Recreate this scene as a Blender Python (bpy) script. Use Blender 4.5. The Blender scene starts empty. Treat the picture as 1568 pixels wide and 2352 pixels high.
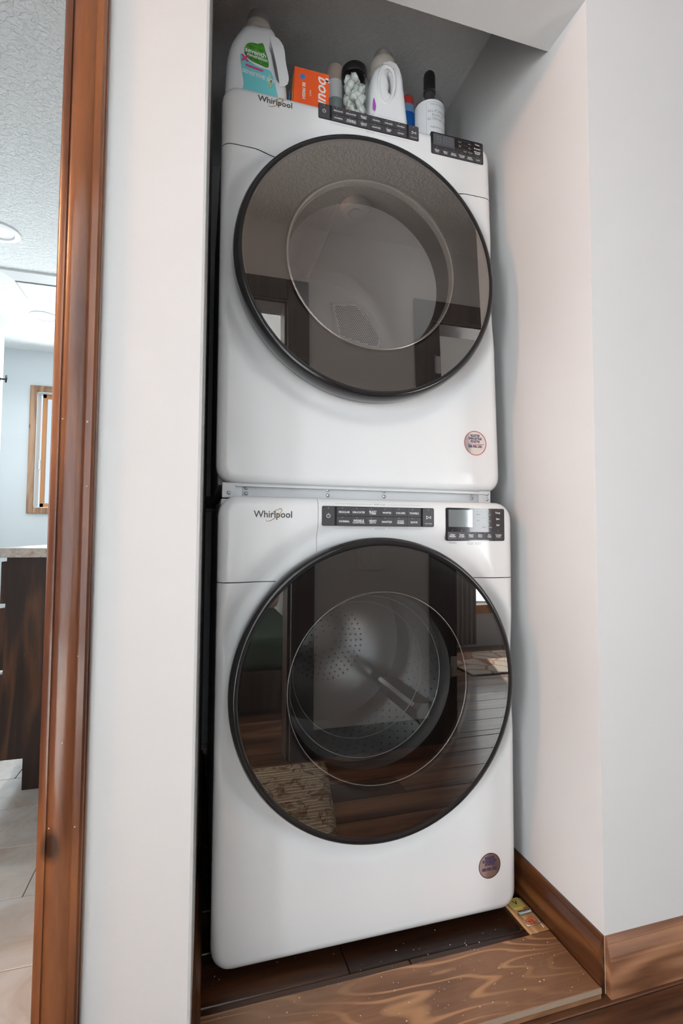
import bpy, bmesh, math, random
from math import sin, cos, pi, radians, hypot, atan2
from mathutils import Vector, Matrix

# ------------------------------------------------------------------ camera, world, lights
scene = bpy.context.scene
COL = scene.collection
random.seed(7)

F_PX, YAW, PITCH, ROLL = 1151.93, .2787, .0499, .0055
CAM = Vector((-.0464, -1.0601, .8798))
cam_data = bpy.data.cameras.new('camera')
cam_data.sensor_fit = 'VERTICAL'
cam_data.sensor_height = 24.0
cam_data.lens = F_PX / 2352 * 24.0
cam_data.clip_start = .01
cam = bpy.data.objects.new('camera', cam_data)
COL.objects.link(cam)
_F = Vector((sin(YAW) * cos(PITCH), cos(YAW) * cos(PITCH), sin(PITCH)))
_R = Vector((cos(YAW), -sin(YAW), 0))
_U = _R.cross(_F)
_r = _R * cos(ROLL) + _U * sin(ROLL)
_u = -_R * sin(ROLL) + _U * cos(ROLL)
cam.matrix_world = Matrix(((_r.x, _u.x, -_F.x, CAM.x), (_r.y, _u.y, -_F.y, CAM.y), (_r.z, _u.z, -_F.z, CAM.z), (0, 0, 0, 1)))
scene.camera = cam

world = bpy.data.worlds.new('daylight')
scene.world = world
world.use_nodes = True
world.node_tree.nodes['Background'].inputs[0].default_value = (.80, .90, 1.0, 1)
world.node_tree.nodes['Background'].inputs[1].default_value = 1.0

scene.view_settings.view_transform = 'Standard'
scene.view_settings.look = 'None'
scene.view_settings.exposure = 0.05
scene.view_settings.gamma = 1.0
scene.view_settings.use_curve_mapping = False
scene.cycles.max_bounces = 6
scene.cycles.use_light_tree = False
scene.cycles.use_adaptive_sampling = True
scene.cycles.adaptive_threshold = 0.02
scene.cycles.diffuse_bounces = 3
scene.cycles.glossy_bounces = 4
scene.cycles.transparent_max_bounces = 10
scene.cycles.caustics_reflective = False
scene.cycles.caustics_refractive = False


sun_d = bpy.data.lights.new('sun', 'SUN')
sun_d.energy = 26.0
sun_d.angle = radians(1.0)
sun_d.color = (1.0, .97, .93)
sun = bpy.data.objects.new('sun', sun_d)
COL.objects.link(sun)
sun.rotation_euler = Vector((-.34, .94, -.74)).to_track_quat('-Z', 'Y').to_euler()


def area(name, loc, target, sx, sy, power, col):
    d = bpy.data.lights.new(name, 'AREA')
    d.shape = 'RECTANGLE'
    d.size, d.size_y = sx, sy
    d.energy = power
    d.color = col
    o = bpy.data.objects.new(name, d)
    COL.objects.link(o)
    o.location = loc
    o.rotation_euler = (Vector(target) - Vector(loc)).to_track_quat('-Z', 'Y').to_euler()
    return o


# daylight at the windows, plus two made-up side sources added as fill
area('window_daylight_bedroom', (-1.10, -4.06, 1.22), (-.9, -1.0, 1.25), 2.8, 2.0, 33, (.93, .97, 1.0))
area('window_daylight_bedroom_left', (-3.24, -2.45, .95), (.6, -.3, .75), 2.3, 1.85, 195, (.93, .97, 1.0))  # added side fill for the alcove wall, no such window known
area('window_daylight_side_room', (2.45, -2.74, .95), (1.6, 0, 1.0), .72, 1.2, 28, (.93, .97, 1.0))
area('window_daylight_bathroom', (-1.05, 3.47, 1.6), (-.9, 0, 1.4), .60, .9, 26, (.88, .95, 1.0))


area('window_daylight_hall_end', (-3.26, -.65, 1.35), (0, -.55, 1.2), .70, 1.5, 10, (.93, .97, 1.0))  # added fill along the hall, its window is made up


def bulb(name, loc, power, col, radius):
    d = bpy.data.lights.new(name, 'POINT')
    d.energy = power
    d.color = col
    d.shadow_soft_size = radius
    o = bpy.data.objects.new(name, d)
    COL.objects.link(o)
    o.location = loc
    return o


bulb('hall_lamp_light', (-1.95, -.94, 2.30), 54, (1.0, .48, .24), .07)
for n_, p_, e_ in (('bath_downlight_near', (-1.03, 1.76, 2.385), 44), ('bath_downlight_far', (-1.10, 2.80, 2.385), 20)):
    d_ = bpy.data.lights.new(n_, 'SPOT')
    d_.energy = e_
    d_.color = (.97, .99, 1.0)
    d_.spot_size = radians(150)
    d_.spot_blend = .6
    d_.shadow_soft_size = .05
    o_ = bpy.data.objects.new(n_, d_)
    COL.objects.link(o_)
    o_.location = p_


# ------------------------------------------------------------------ helpers
def empty(name, loc, label=None, cat=None, group=None, rz=0):
    o = bpy.data.objects.new(name, None)
    COL.objects.link(o)
    o.location = loc
    o.rotation_euler = (0, 0, rz)
    o.empty_display_size = .05
    if label:
        o['label'] = label
    if cat:
        o['category'] = cat
    if group:
        o['group'] = group
    return o


STUFFY = {'lettering', 'printed_guide', 'indicator_print', 'digits', 'print_dots', 'red_print', 'nail_mark'}


def tag(o, label, cat, group=None):
    o['label'] = label
    o['category'] = cat
    if group:
        o['group'] = group
    return o


def struct(o):
    o['kind'] = 'structure'
    return o


def link(name, me, mat, parent=None, smooth=None, xf=None):
    if xf:
        for v in me.vertices:
            v.co = xf(v.co)
    me.materials.clear()
    me.materials.append(mat)
    o = bpy.data.objects.new(name, me)
    COL.objects.link(o)
    if name in STUFFY:
        o['kind'] = 'stuff'
    if parent:
        o.parent = parent
    if smooth is not None:
        for p in me.polygons:
            p.use_smooth = True
        if smooth < 180:
            me.set_sharp_from_angle(angle=radians(smooth))
    return o


class MB:
    """collects vertices and faces for one mesh object"""

    def __init__(self):
        self.v, self.f = [], []

    def add(self, vs, fs):
        b = len(self.v)
        self.v += [tuple(p) for p in vs]
        self.f += [tuple(b + i for i in f) for f in fs]
        return self

    def box(self, x0, x1, y0, y1, z0, z1, bev=0.0, seg=2):
        if bev <= 0:
            self.add([(x0, y0, z0), (x1, y0, z0), (x1, y1, z0), (x0, y1, z0), (x0, y0, z1), (x1, y0, z1), (x1, y1, z1), (x0, y1, z1)],
                     [(0, 3, 2, 1), (4, 5, 6, 7), (0, 1, 5, 4), (1, 2, 6, 5), (2, 3, 7, 6), (3, 0, 4, 7)])
        else:
            bm = bmesh.new()
            bmesh.ops.create_cube(bm, size=1)
            for w in bm.verts:
                w.co = Vector(((x0 + x1) / 2 + w.co.x * (x1 - x0), (y0 + y1) / 2 + w.co.y * (y1 - y0), (z0 + z1) / 2 + w.co.z * (z1 - z0)))
            bmesh.ops.bevel(bm, geom=bm.edges[:], offset=bev, segments=seg, affect='EDGES', profile=.5)
            self.bm(bm)
        return self

    def bm(self, bm):
        bm.verts.index_update()
        self.add([w.co for w in bm.verts], [[w.index for w in f.verts] for f in bm.faces])
        bm.free()
        return self

    def lathe(self, prof, c=(0, 0, 0), axis='z', n=48, closed=False, a0=0, a1=2 * pi):
        """prof: list of (radius, height along axis)"""
        full = abs(a1 - a0 - 2 * pi) < 1e-6
        cols = n if full else n + 1
        vs = []
        for k in range(cols):
            a = a0 + (a1 - a0) * k / n
            for r, h in prof:
                if axis == 'z':
                    vs.append((c[0] + r * cos(a), c[1] + r * sin(a), c[2] + h))
                elif axis == 'y':
                    vs.append((c[0] + r * cos(a), c[1] + h, c[2] + r * sin(a)))
                else:
                    vs.append((c[0] + h, c[1] + r * cos(a), c[2] + r * sin(a)))
        m = len(prof)
        fs = []
        rng = m if closed else m - 1
        for k in range(n):
            k2 = (k + 1) % cols
            for i in range(rng):
                j = (i + 1) % m
                q = (k * m + i, k2 * m + i, k2 * m + j, k * m + j)
                fs.append(q if axis != 'y' else q[::-1])
        return self.add(vs, fs)

    def disc(self, c, r, axis='z', n=24, flip=False):
        vs = []
        for k in range(n):
            a = 2 * pi * k / n
            if axis == 'z':
                vs.append((c[0] + r * cos(a), c[1] + r * sin(a), c[2]))
            elif axis == 'y':
                vs.append((c[0] + r * cos(a), c[1], c[2] + r * sin(a)))
            else:
                vs.append((c[0], c[1] + r * cos(a), c[2] + r * sin(a)))
        f = list(range(n))
        if axis == 'y':
            f = f[::-1]
        if flip:
            f = f[::-1]
        return self.add(vs, [f])

    def tube(self, pts, r, n=10, caps=True):
        pts = [Vector(p) for p in pts]
        rs = r if isinstance(r, (list, tuple)) else [r] * len(pts)
        prev = None
        vs, fs = [], []
        for i, p in enumerate(pts):
            t = (pts[min(i + 1, len(pts) - 1)] - pts[max(i - 1, 0)]).normalized()
            if prev is None:
                up = Vector((0, 0, 1)) if abs(t.z) < .9 else Vector((1, 0, 0))
                nrm = t.cross(up).normalized()
            else:
                nrm = (prev - t * prev.dot(t)).normalized()
            prev = nrm
            bn = t.cross(nrm)
            for k in range(n):
                a = 2 * pi * k / n
                vs.append(p + (nrm * cos(a) + bn * sin(a)) * rs[i])
        for i in range(len(pts) - 1):
            for k in range(n):
                fs.append((i * n + k, i * n + (k + 1) % n, (i + 1) * n + (k + 1) % n, (i + 1) * n + k))
        if caps:
            fs.append(tuple(range(n))[::-1])
            fs.append(tuple((len(pts) - 1) * n + k for k in range(n)))
        return self.add(vs, fs)

    def loft(self, secs, n=36, caps=True):
        """secs: (z, half x, half y, centre x, centre y, exponent)"""
        vs, fs = [], []
        for z, hx, hy, ox, oy, e in secs:
            for k in range(n):
                a = 2 * pi * k / n
                c_, s_ = cos(a), sin(a)
                vs.append((ox + hx * math.copysign(abs(c_) ** (2 / e), c_), oy + hy * math.copysign(abs(s_) ** (2 / e), s_), z))
        for i in range(len(secs) - 1):
            for k in range(n):
                fs.append((i * n + k, i * n + (k + 1) % n, (i + 1) * n + (k + 1) % n, (i + 1) * n + k))
        if caps:
            fs.append(tuple(range(n))[::-1])
            fs.append(tuple((len(secs) - 1) * n + k for k in range(n)))
        return self.add(vs, fs)

    def prism(self, outline, a0, a1, axis='x'):
        """outline polygon extruded along an axis; outline in the other two axes (y,z)/(x,z)/(x,y)"""
        n = len(outline)
        vs = []
        for a in (a0, a1):
            for p, q in outline:
                vs.append((a, p, q) if axis == 'x' else ((p, a, q) if axis == 'y' else (p, q, a)))
        fs = [tuple(range(n))[::-1], tuple(range(n, 2 * n))]
        for k in range(n):
            fs.append((k, (k + 1) % n, n + (k + 1) % n, n + k))
        return self.add(vs, fs)

    def mesh(self, name, fix=True):
        me = bpy.data.meshes.new(name)
        me.from_pydata(self.v, [], self.f)
        if fix:
            bm = bmesh.new()
            bm.from_mesh(me)
            bmesh.ops.recalc_face_normals(bm, faces=bm.faces[:])
            bm.to_mesh(me)
            bm.free()
        me.update()
        return me

    def build(self, name, mat, parent=None, smooth=None, xf=None, fix=True):
        return link(name, self.mesh(name, fix), mat, parent, smooth, xf)


def copy_tree(o, parent=None):
    c = o.copy()
    COL.objects.link(c)
    c.parent = parent
    for ch in list(o.children):
        copy_tree(ch, c)
    return c


_tc = {}


def text_geo(s, size, bold=0.0, align='CENTER', shear=0.0, spacing=1.0, linegap=1.0):
    """vertices (x, y) and faces of a line of text, centred on its own height"""
    key = (s, size, bold, align, shear, spacing, linegap)
    if key in _tc:
        return _tc[key]
    cu = bpy.data.curves.new('t', 'FONT')
    cu.body = s
    cu.size = size
    cu.align_x = align
    cu.align_y = 'CENTER'
    cu.offset = bold * size
    cu.shear = shear
    cu.space_character = spacing
    cu.space_line = linegap
    cu.resolution_u = 2
    cu.fill_mode = 'FRONT'
    o = bpy.data.objects.new('t', cu)
    COL.objects.link(o)
    me = bpy.data.meshes.new_from_object(o)
    vs = [(v.co.x, v.co.y) for v in me.vertices]
    fs = [tuple(p.vertices) for p in me.polygons]
    bpy.data.objects.remove(o)
    bpy.data.curves.remove(cu)
    bpy.data.meshes.remove(me)
    _tc[key] = (vs, fs)
    return vs, fs


def put_text(mb, s, x, z, size, y, bold=.012, align='CENTER', rot=0, **kw):
    vs, fs = text_geo(s, size, bold, align, **kw)
    c_, s_ = cos(rot), sin(rot)
    mb.add([(x + a * c_ - b * s_, y, z + a * s_ + b * c_) for a, b in vs], fs)


def curve_solid(splines, extrude, bevel, res=4):
    """rounded solid of a flat outline with holes, in x,z; thickness along y"""
    cu = bpy.data.curves.new('c', 'CURVE')
    cu.dimensions = '2D'
    cu.fill_mode = 'BOTH'
    cu.extrude = extrude
    cu.bevel_depth = bevel
    cu.bevel_resolution = res
    cu.offset = -bevel
    cu.resolution_u = 6
    for pts in splines:
        sp = cu.splines.new('BEZIER')
        sp.bezier_points.add(len(pts) - 1)
        for b, p in zip(sp.bezier_points, pts):
            b.co = (p[0], p[1], 0)
            b.handle_left_type = b.handle_right_type = 'AUTO'
        sp.use_cyclic_u = True
    o = bpy.data.objects.new('c', cu)
    COL.objects.link(o)
    me = bpy.data.meshes.new_from_object(o)
    bpy.data.objects.remove(o)
    bpy.data.curves.remove(cu)
    for v in me.vertices:
        v.co = Vector((v.co.x, -v.co.z, v.co.y))
    return me


# ------------------------------------------------------------------ materials
def mat(name, col=(.8, .8, .8), rough=.5, metal=0.0, spec=.5, coat=0.0, coat_rough=.05, trans=0.0, ior=1.45, emit=None, estr=0.0, alpha=1.0):
    m = bpy.data.materials.new(name)
    m.use_nodes = True
    b = m.node_tree.nodes['Principled BSDF']
    b.inputs['Base Color'].default_value = (*col, 1)
    b.inputs['Roughness'].default_value = rough
    b.inputs['Metallic'].default_value = metal
    b.inputs['Specular IOR Level'].default_value = spec
    b.inputs['Coat Weight'].default_value = coat
    b.inputs['Coat Roughness'].default_value = coat_rough
    b.inputs['Transmission Weight'].default_value = trans
    b.inputs['IOR'].default_value = ior
    b.inputs['Alpha'].default_value = alpha
    if emit:
        b.inputs['Emission Color'].default_value = (*emit, 1)
        b.inputs['Emission Strength'].default_value = estr
    return m


class NT:
    def __init__(self, m):
        self.t = m.node_tree
        self.n = self.t.nodes
        self.l = self.t.links
        self.b = self.n['Principled BSDF']

    def new(self, kind, **kw):
        n = self.n.new(kind)
        for k, v in kw.items():
            if k.startswith('i_'):
                n.inputs[k[2:].replace('_', ' ')].default_value = v
            else:
                setattr(n, k, v)
        return n

    def link(self, a, b):
        self.l.new(a, b)

    def coords(self, scale=(1, 1, 1), rot=(0, 0, 0), loc=(0, 0, 0), rand=0.0):
        tc = self.new('ShaderNodeTexCoord')
        mp = self.new('ShaderNodeMapping')
        mp.inputs['Scale'].default_value = scale
        mp.inputs['Rotation'].default_value = rot
        mp.inputs['Location'].default_value = loc
        src = tc.outputs['Object']
        if rand:
            oi = self.new('ShaderNodeObjectInfo')
            mu = self.new('ShaderNodeMath', operation='MULTIPLY')
            mu.inputs[1].default_value = rand
            self.link(oi.outputs['Random'], mu.inputs[0])
            ad = self.new('ShaderNodeVectorMath', operation='ADD')
            self.link(src, ad.inputs[0])
            self.link(mu.outputs[0], ad.inputs[1])
            src = ad.outputs[0]
        self.link(src, mp.inputs['Vector'])
        return mp.outputs[0]

    def noise(self, vec, scale, detail=4, rough=.55, dist=0.0):
        n = self.new('ShaderNodeTexNoise')
        n.inputs['Scale'].default_value = scale
        n.inputs['Detail'].default_value = detail
        n.inputs['Roughness'].default_value = rough
        n.inputs['Distortion'].default_value = dist
        self.link(vec, n.inputs['Vector'])
        return n.outputs['Fac']

    def ramp(self, fac, stops):
        r = self.new('ShaderNodeValToRGB')
        e = r.color_ramp.elements
        e[0].position, e[0].color = stops[0][0], (*stops[0][1], 1)
        e[1].position, e[1].color = stops[-1][0], (*stops[-1][1], 1)
        for p, c in stops[1:-1]:
            x = e.new(p)
            x.color = (*c, 1)
        self.link(fac, r.inputs[0])
        return r.outputs[0]

    def mix(self, fac, a, b, mode='MIX'):
        m = self.new('ShaderNodeMix', data_type='RGBA', blend_type=mode)
        if isinstance(fac, (int, float)):
            m.inputs[0].default_value = fac
        else:
            self.link(fac, m.inputs[0])
        for s, i in ((a, 6), (b, 7)):
            if isinstance(s, tuple):
                m.inputs[i].default_value = (*s, 1)
            else:
                self.link(s, m.inputs[i])
        return m.outputs[2]

    def math(self, op, a, b=None):
        m = self.new('ShaderNodeMath', operation=op)
        for i, s in enumerate((a, b)):
            if s is None:
                continue
            if isinstance(s, (int, float)):
                m.inputs[i].default_value = s
            else:
                self.link(s, m.inputs[i])
        return m.outputs[0]

    def bump(self, h, strength, dist=.002):
        b = self.new('ShaderNodeBump')
        b.inputs['Strength'].default_value = strength
        b.inputs['Distance'].default_value = dist
        self.link(h, b.inputs['Height'])
        self.link(b.outputs[0], self.b.inputs['Normal'])


def paint(name, col, rough=.55, bump=.12, scale=160):
    m = mat(name, col, rough, spec=.3)
    t = NT(m)
    v = t.coords()
    big = t.noise(v, 2.3, 3)
    c = t.ramp(big, [(.3, tuple(x * .965 for x in col)), (.7, col)])
    t.link(c, t.b.inputs['Base Color'])
    t.bump(t.noise(v, scale, 3), bump, .0012)
    return m


def texture_ceiling(name, col, scale, strength):
    m = mat(name, col, .7, spec=.2)
    t = NT(m)
    v = t.coords()
    n = t.noise(v, scale, 3, .5, .8)
    t.bump(t.ramp(n, [(.42, (0, 0, 0)), (.6, (1, 1, 1))]), strength, .004)
    return m


def wood(name, dark, mid, light, axis='z', grain=1.0, rough=.35, coat=.3, knots=True, bump=.08, streak=.55, rand=7.3, ring=9.0, spec=.4):
    m = mat(name, mid, rough, coat=coat, coat_rough=.12, spec=spec)
    t = NT(m)
    k = {'x': (.09, 1, 1), 'y': (1, .09, 1), 'z': (1, 1, .09)}[axis]
    v = t.coords(scale=k, rand=rand)
    warp = t.noise(v, 5.0 * grain, 3, .6, .4)
    # growth rings: bands over a warped distance field
    rings = t.math('SINE', t.math('MULTIPLY', warp, 2 * pi * ring), None)
    rings = t.math('ADD', t.math('MULTIPLY', rings, .5), .5)
    fine = t.noise(v, 120 * grain, 3, .7)
    blot = t.noise(v, 9 * grain, 4, .6, .5)
    f = t.math('ADD', t.math('MULTIPLY', rings, .30), t.math('MULTIPLY', blot, streak))
    f = t.math('ADD', f, t.math('MULTIPLY', fine, .22))
    col = t.ramp(f, [(.30, dark), (.55, mid), (.82, light)])
    if knots:
        kk = {'x': (.5, 1, 1), 'y': (1, .5, 1), 'z': (1, 1, .5)}[axis]
        v2 = t.coords(scale=kk, rand=rand)
        vo = t.new('ShaderNodeTexVoronoi')
        vo.inputs['Scale'].default_value = 7.5
        t.link(v2, vo.inputs['Vector'])
        wob = t.math('ADD', vo.outputs['Distance'], t.math('MULTIPLY', t.noise(v2, 40, 2), .05))
        kn = t.ramp(wob, [(.085, (1, 1, 1)), (.14, (0, 0, 0))])
        col = t.mix(t.math('MULTIPLY', kn, .85), col, tuple(x * .35 for x in dark))
    t.link(col, t.b.inputs['Base Color'])
    t.bump(t.math('ADD', fine, t.math('MULTIPLY', rings, .5)), bump, .0012)
    return m


WALL = paint('wall_paint', (.72, .72, .72))
WALL_ALCOVE = WALL
WALL_BATH = paint('bath_paint', (.67, .705, .715))
WALL_BACK = paint('hall_back_paint', (.80, .80, .80))
CEIL = texture_ceiling('alcove_ceiling_paint', (.86, .86, .86), 85, .35)
CEIL_BATH = texture_ceiling('bath_ceiling_paint', (.89, .91, .91), 55, .7)
CASING = wood('casing_wood', (.034, .011, .006), (.100, .033, .015), (.26, .095, .036), 'z', 1.0, .28, .55, ring=4, streak=.7, bump=.15)
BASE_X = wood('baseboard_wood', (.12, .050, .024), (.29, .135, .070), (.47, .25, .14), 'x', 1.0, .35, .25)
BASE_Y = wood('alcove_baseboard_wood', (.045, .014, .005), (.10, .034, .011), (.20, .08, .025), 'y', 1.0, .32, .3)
THRESH = mat('threshold_wood', (.26, .13, .066), .42, coat=.12)
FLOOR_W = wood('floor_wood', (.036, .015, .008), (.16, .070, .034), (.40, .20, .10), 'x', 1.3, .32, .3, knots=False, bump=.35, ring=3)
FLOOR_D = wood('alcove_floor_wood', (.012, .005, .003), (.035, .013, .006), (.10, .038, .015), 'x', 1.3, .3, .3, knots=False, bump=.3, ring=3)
DARKTRIM = wood('dark_trim_wood', (.018, .010, .008), (.040, .022, .017), (.085, .050, .038), 'z', 1.0, .35, .3)
_t = NT(THRESH)
_v = _t.coords(scale=(.16, 1, 1), loc=(0, .35, 0))
_w = _t.noise(_v, 7.5, 2, .45, .25)
_s = _t.math('ADD', _t.math('MULTIPLY', _t.math('SINE', _t.math('MULTIPLY', _w, 2 * pi * 24)), .5), .5)
_line = _t.ramp(_s, [(.72, (0, 0, 0)), (.99, (1, 1, 1))])
_fine = _t.noise(_t.coords(scale=(.05, 1, 1)), 160, 3, .7)
_blot = _t.noise(_t.coords(scale=(.4, 1, 1)), 7, 3, .6, .6)
_mask = _t.ramp(_t.noise(_t.coords(scale=(.5, 1, 1), loc=(.3, 0, 0)), 5.5, 2), [(.40, (0, 0, 0)), (.58, (1, 1, 1))])
_base = _t.ramp(_t.math('ADD', _t.math('MULTIPLY', _blot, .75), _t.math('MULTIPLY', _fine, .25)), [(.32, (.13, .058, .026)), (.52, (.24, .118, .060)), (.70, (.31, .17, .095))])
_t.link(_t.mix(_t.math('MULTIPLY', _line, _t.math('ADD', _t.math('MULTIPLY', _mask, .62), .12)), _base, (.56, .31, .15)), _t.b.inputs['Base Color'])
_t.bump(_fine, .1, .001)
VANITY = wood('vanity_wood', (.012, .006, .004), (.034, .014, .008), (.13, .05, .02), 'z', 1.1, .4, .2, knots=False)
BATHTRIM = wood('bath_trim_wood', (.17, .085, .045), (.34, .19, .11), (.50, .31, .19), 'z', 1.0, .45, .1)
SASH = mat('sash_wood', (.55, .25, .09), .4)
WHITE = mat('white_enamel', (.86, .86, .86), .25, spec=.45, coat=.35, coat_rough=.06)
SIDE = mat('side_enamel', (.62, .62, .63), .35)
SEAM = mat('seam_dark', (.10, .10, .105), .6)
RIM = mat('door_rim', (.014, .013, .014), .16, spec=.45, coat=.35, coat_rough=.03)
LINER = mat('door_liner', (.012, .011, .011), .35)
BTN = mat('button_plastic', (.062, .060, .066), .38)
PANEL = mat('panel_glass', (.020, .016, .018), .10, coat=.6, coat_rough=.03)
SCREEN_D = mat('screen_grey', (.085, .088, .10), .3)
SCREEN_W = mat('screen_film', (.36, .39, .39), .06, metal=.6, coat=.5)
INK_W = mat('white_print', (.85, .86, .87), .5)
INK_G = mat('grey_print', (.34, .34, .35), .5)
INK_D = mat('badge_print', (.055, .048, .048), .3)
INK_GHOST = mat('ghost_digit', (.17, .17, .185), .4)
GOLD = mat('badge_gold', (.72, .44, .17), .25, metal=.7)
STEEL = mat('zinc_steel', (.55, .60, .63), .28, metal=.9)
FOIL = mat('sticker_foil', (.86, .80, .77), .10, metal=.92)
STK_RED = mat('sticker_red', (.50, .05, .045), .3)
STK_DARK = mat('sticker_maroon', (.07, .012, .015), .3)
NAVY = mat('sticker_navy', (.045, .028, .13), .4)
RUBBER = mat('gasket_rubber', (.16, .165, .17), .45)
DRUM_W = mat('drum_steel', (.55, .56, .57), .25, metal=.85)
DRUM_D = mat('drum_grey', (.66, .67, .68), .3, spec=.5)
GRILLE = mat('grille_steel', (.82, .83, .84), .32, metal=.45)
HOLE = mat('hole_dark', (.01, .01, .011), .6)
BLACK = mat('black_plastic', (.012, .012, .013), .35)


def tinted_glass(name, tint, ior, base, gloss=(1, 1, 1)):
    m = bpy.data.materials.new(name)
    m.use_nodes = True
    nt = m.node_tree
    nt.nodes.clear()
    out = nt.nodes.new('ShaderNodeOutputMaterial')
    mix = nt.nodes.new('ShaderNodeMixShader')
    tr = nt.nodes.new('ShaderNodeBsdfTransparent')
    tr.inputs[0].default_value = (*tint, 1)
    gl = nt.nodes.new('ShaderNodeBsdfGlossy')
    gl.inputs['Roughness'].default_value = .004
    gl.inputs['Color'].default_value = (*gloss, 1)
    fr = nt.nodes.new('ShaderNodeFresnel')
    fr.inputs['IOR'].default_value = ior
    ad = nt.nodes.new('ShaderNodeMath')
    ad.operation = 'ADD'
    ad.use_clamp = True
    ad.inputs[1].default_value = base
    nt.links.new(fr.outputs[0], ad.inputs[0])
    ge = nt.nodes.new('ShaderNodeNewGeometry')
    iv = nt.nodes.new('ShaderNodeMath')
    iv.operation = 'SUBTRACT'
    iv.inputs[0].default_value = 1.0
    nt.links.new(ge.outputs['Backfacing'], iv.inputs[1])
    mu = nt.nodes.new('ShaderNodeMath')
    mu.operation = 'MULTIPLY'
    nt.links.new(ad.outputs[0], mu.inputs[0])
    nt.links.new(iv.outputs[0], mu.inputs[1])
    nt.links.new(mu.outputs[0], mix.inputs[0])
    nt.links.new(tr.outputs[0], mix.inputs[1])
    nt.links.new(gl.outputs[0], mix.inputs[2])
    nt.links.new(mix.outputs[0], out.inputs[0])
    return m


GLASS_W = tinted_glass('washer_glass', (.62, .61, .60), 1.9, .06, (1, .97, .94))
GLASS_D = tinted_glass('dryer_glass', (.90, .87, .85), 2.0, .14, (1, .93, .88))
GLASS_B = tinted_glass('bowl_glass', (.90, .91, .91), 1.5, .05)
GLASS_C = tinted_glass('clear_glass', (.93, .95, .95), 1.35, .0)

# ------------------------------------------------------------------ the place: levels and planes
ZF = -.025          # hall floor
ZA = -.010          # alcove floor
YW = -.2021         # face of the hall's front wall
YH = -.0786         # back of the header / of the front wall
XL, XR = -.0422, .7506
XLB = -.0180        # the alcove's left wall runs slightly inwards
YB = .930           # alcove back wall
ZS, ZC = 2.062, 2.350
ZH = 2.42           # hall ceiling
YN = -1.092         # hall back wall (behind the camera)
XJ = -.262          # right edge of bathroom doorway
XJ2 = -1.02
WT = .11


def slab(name, x0, x1, y0, y1, z0, z1, m, bev=0.0):
    return struct(MB().box(x0, x1, y0, y1, z0, z1, bev).build(name, m))


# alcove shell
struct(MB().prism([(XJ + .004, YW), (XL - .006, YW), (XL - .0015, YW + .0015), (XL, YW + .006), (XLB, YB), (-.13, YB), (-.13, YH), (XJ + .004, YH)], ZF - .02, ZH, 'z').build('wall_alcove_left', WALL))
slab('wall_alcove_right', XR, XR + .10, YH, YB + .1, ZF - .02, ZH, WALL_ALCOVE)
slab('wall_front_right', XR, 2.62, YW, YH, ZF - .02, ZH, WALL)
slab('wall_alcove_back', -.13, XR + .1, YB, YB + .1, ZF - .02, ZH, WALL_ALCOVE)
slab('wall_header', XL, XR, YW, YH, ZS, ZH, WALL)
slab('ceiling_alcove', -.13, XR, YH, YB, ZC, ZC + .05, CEIL)
# hall shell
slab('wall_front_left', -3.3, XJ2, YW, YH, ZF - .02, ZH, WALL)
slab('wall_over_bath_door', XJ2, XJ + .004, YW, YH, 2.06, ZH, WALL)
slab('ceiling_hall', -3.4, 2.72, YN - .11, YW + .001, ZH, ZH + .05, CEIL_BATH)
mb = MB()
mb.box(-3.4, -3.3, YN, -1.01, ZF - .02, ZH).box(-3.4, -3.3, -.29, YW, ZF - .02, ZH).box(-3.4, -3.3, -1.01, -.29, 2.11, ZH).box(-3.4, -3.3, -1.01, -.29, ZF - .02, .59)
struct(mb.build('wall_hall_left', WALL_BACK))
w_ = empty('window_5', (0, 0, 0))  # unseen window, made up to go with the hall-end fill light
w_['kind'] = 'structure'
MB().box(-3.352, -3.348, -1.01, -.29, .59, 2.11).build('pane', GLASS_C, w_)
MB().box(-3.37, -3.33, -.67, -.63, .59, 2.11, .003).build('mullion', SASH, w_)
slab('wall_hall_right', 2.62, 2.72, YN, YW, ZF - .02, ZH, WALL_BACK)

# ---- floors, built of planks
fl = struct(MB().box(-3.4, 3.5, -4.4, YW + .02, ZF - .06, ZF - .012).build('floor', HOLE))
fa = struct(MB().box(-.13, XR, YW + .02, YB, ZF - .06, ZA - .012).build('floor_alcove', HOLE))


def planks(parent, m, x0, x1, y0, y1, ztop, w, starts, length):
    cache = {}
    row = 0
    y = y0
    while y < y1 - 1e-4:
        x = x0 - starts[row % len(starts)]
        while x < x1:
            a, b = max(x, x0), min(x + length, x1)
            if b - a > .02:
                bw = min(w, y1 - y) - .0015
                key = (round(b - a, 4), round(bw, 4))
                if key not in cache:
                    cache[key] = MB().box(0, b - a - .0012, 0, bw, -.012, 0, .0018, 1).mesh('plank')
                    cache[key].materials.append(m)
                o = bpy.data.objects.new('plank', cache[key])
                COL.objects.link(o)
                o.parent = parent
                o.location = (a, y, ztop)
            x += length
        y += w
        row += 1


planks(fl, FLOOR_W, -1.2, 2.6, YN - .02 - .127 * 0, YW + .02, ZF, .127, (.30, .95, .55, 1.1, .15, .72), 1.22)
planks(fl, FLOOR_W, -.3, 3.4, -3.96 - .127 * .0, YN - .022, ZF, .127, (.30, .95, .55, 1.1, .15, .72), 1.9)
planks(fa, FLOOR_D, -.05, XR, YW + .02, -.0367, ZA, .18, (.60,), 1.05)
planks(fa, FLOOR_D, -.05, XR, -.0367, YB, ZA, .127, (.90, .35, .62), 1.22)

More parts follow.
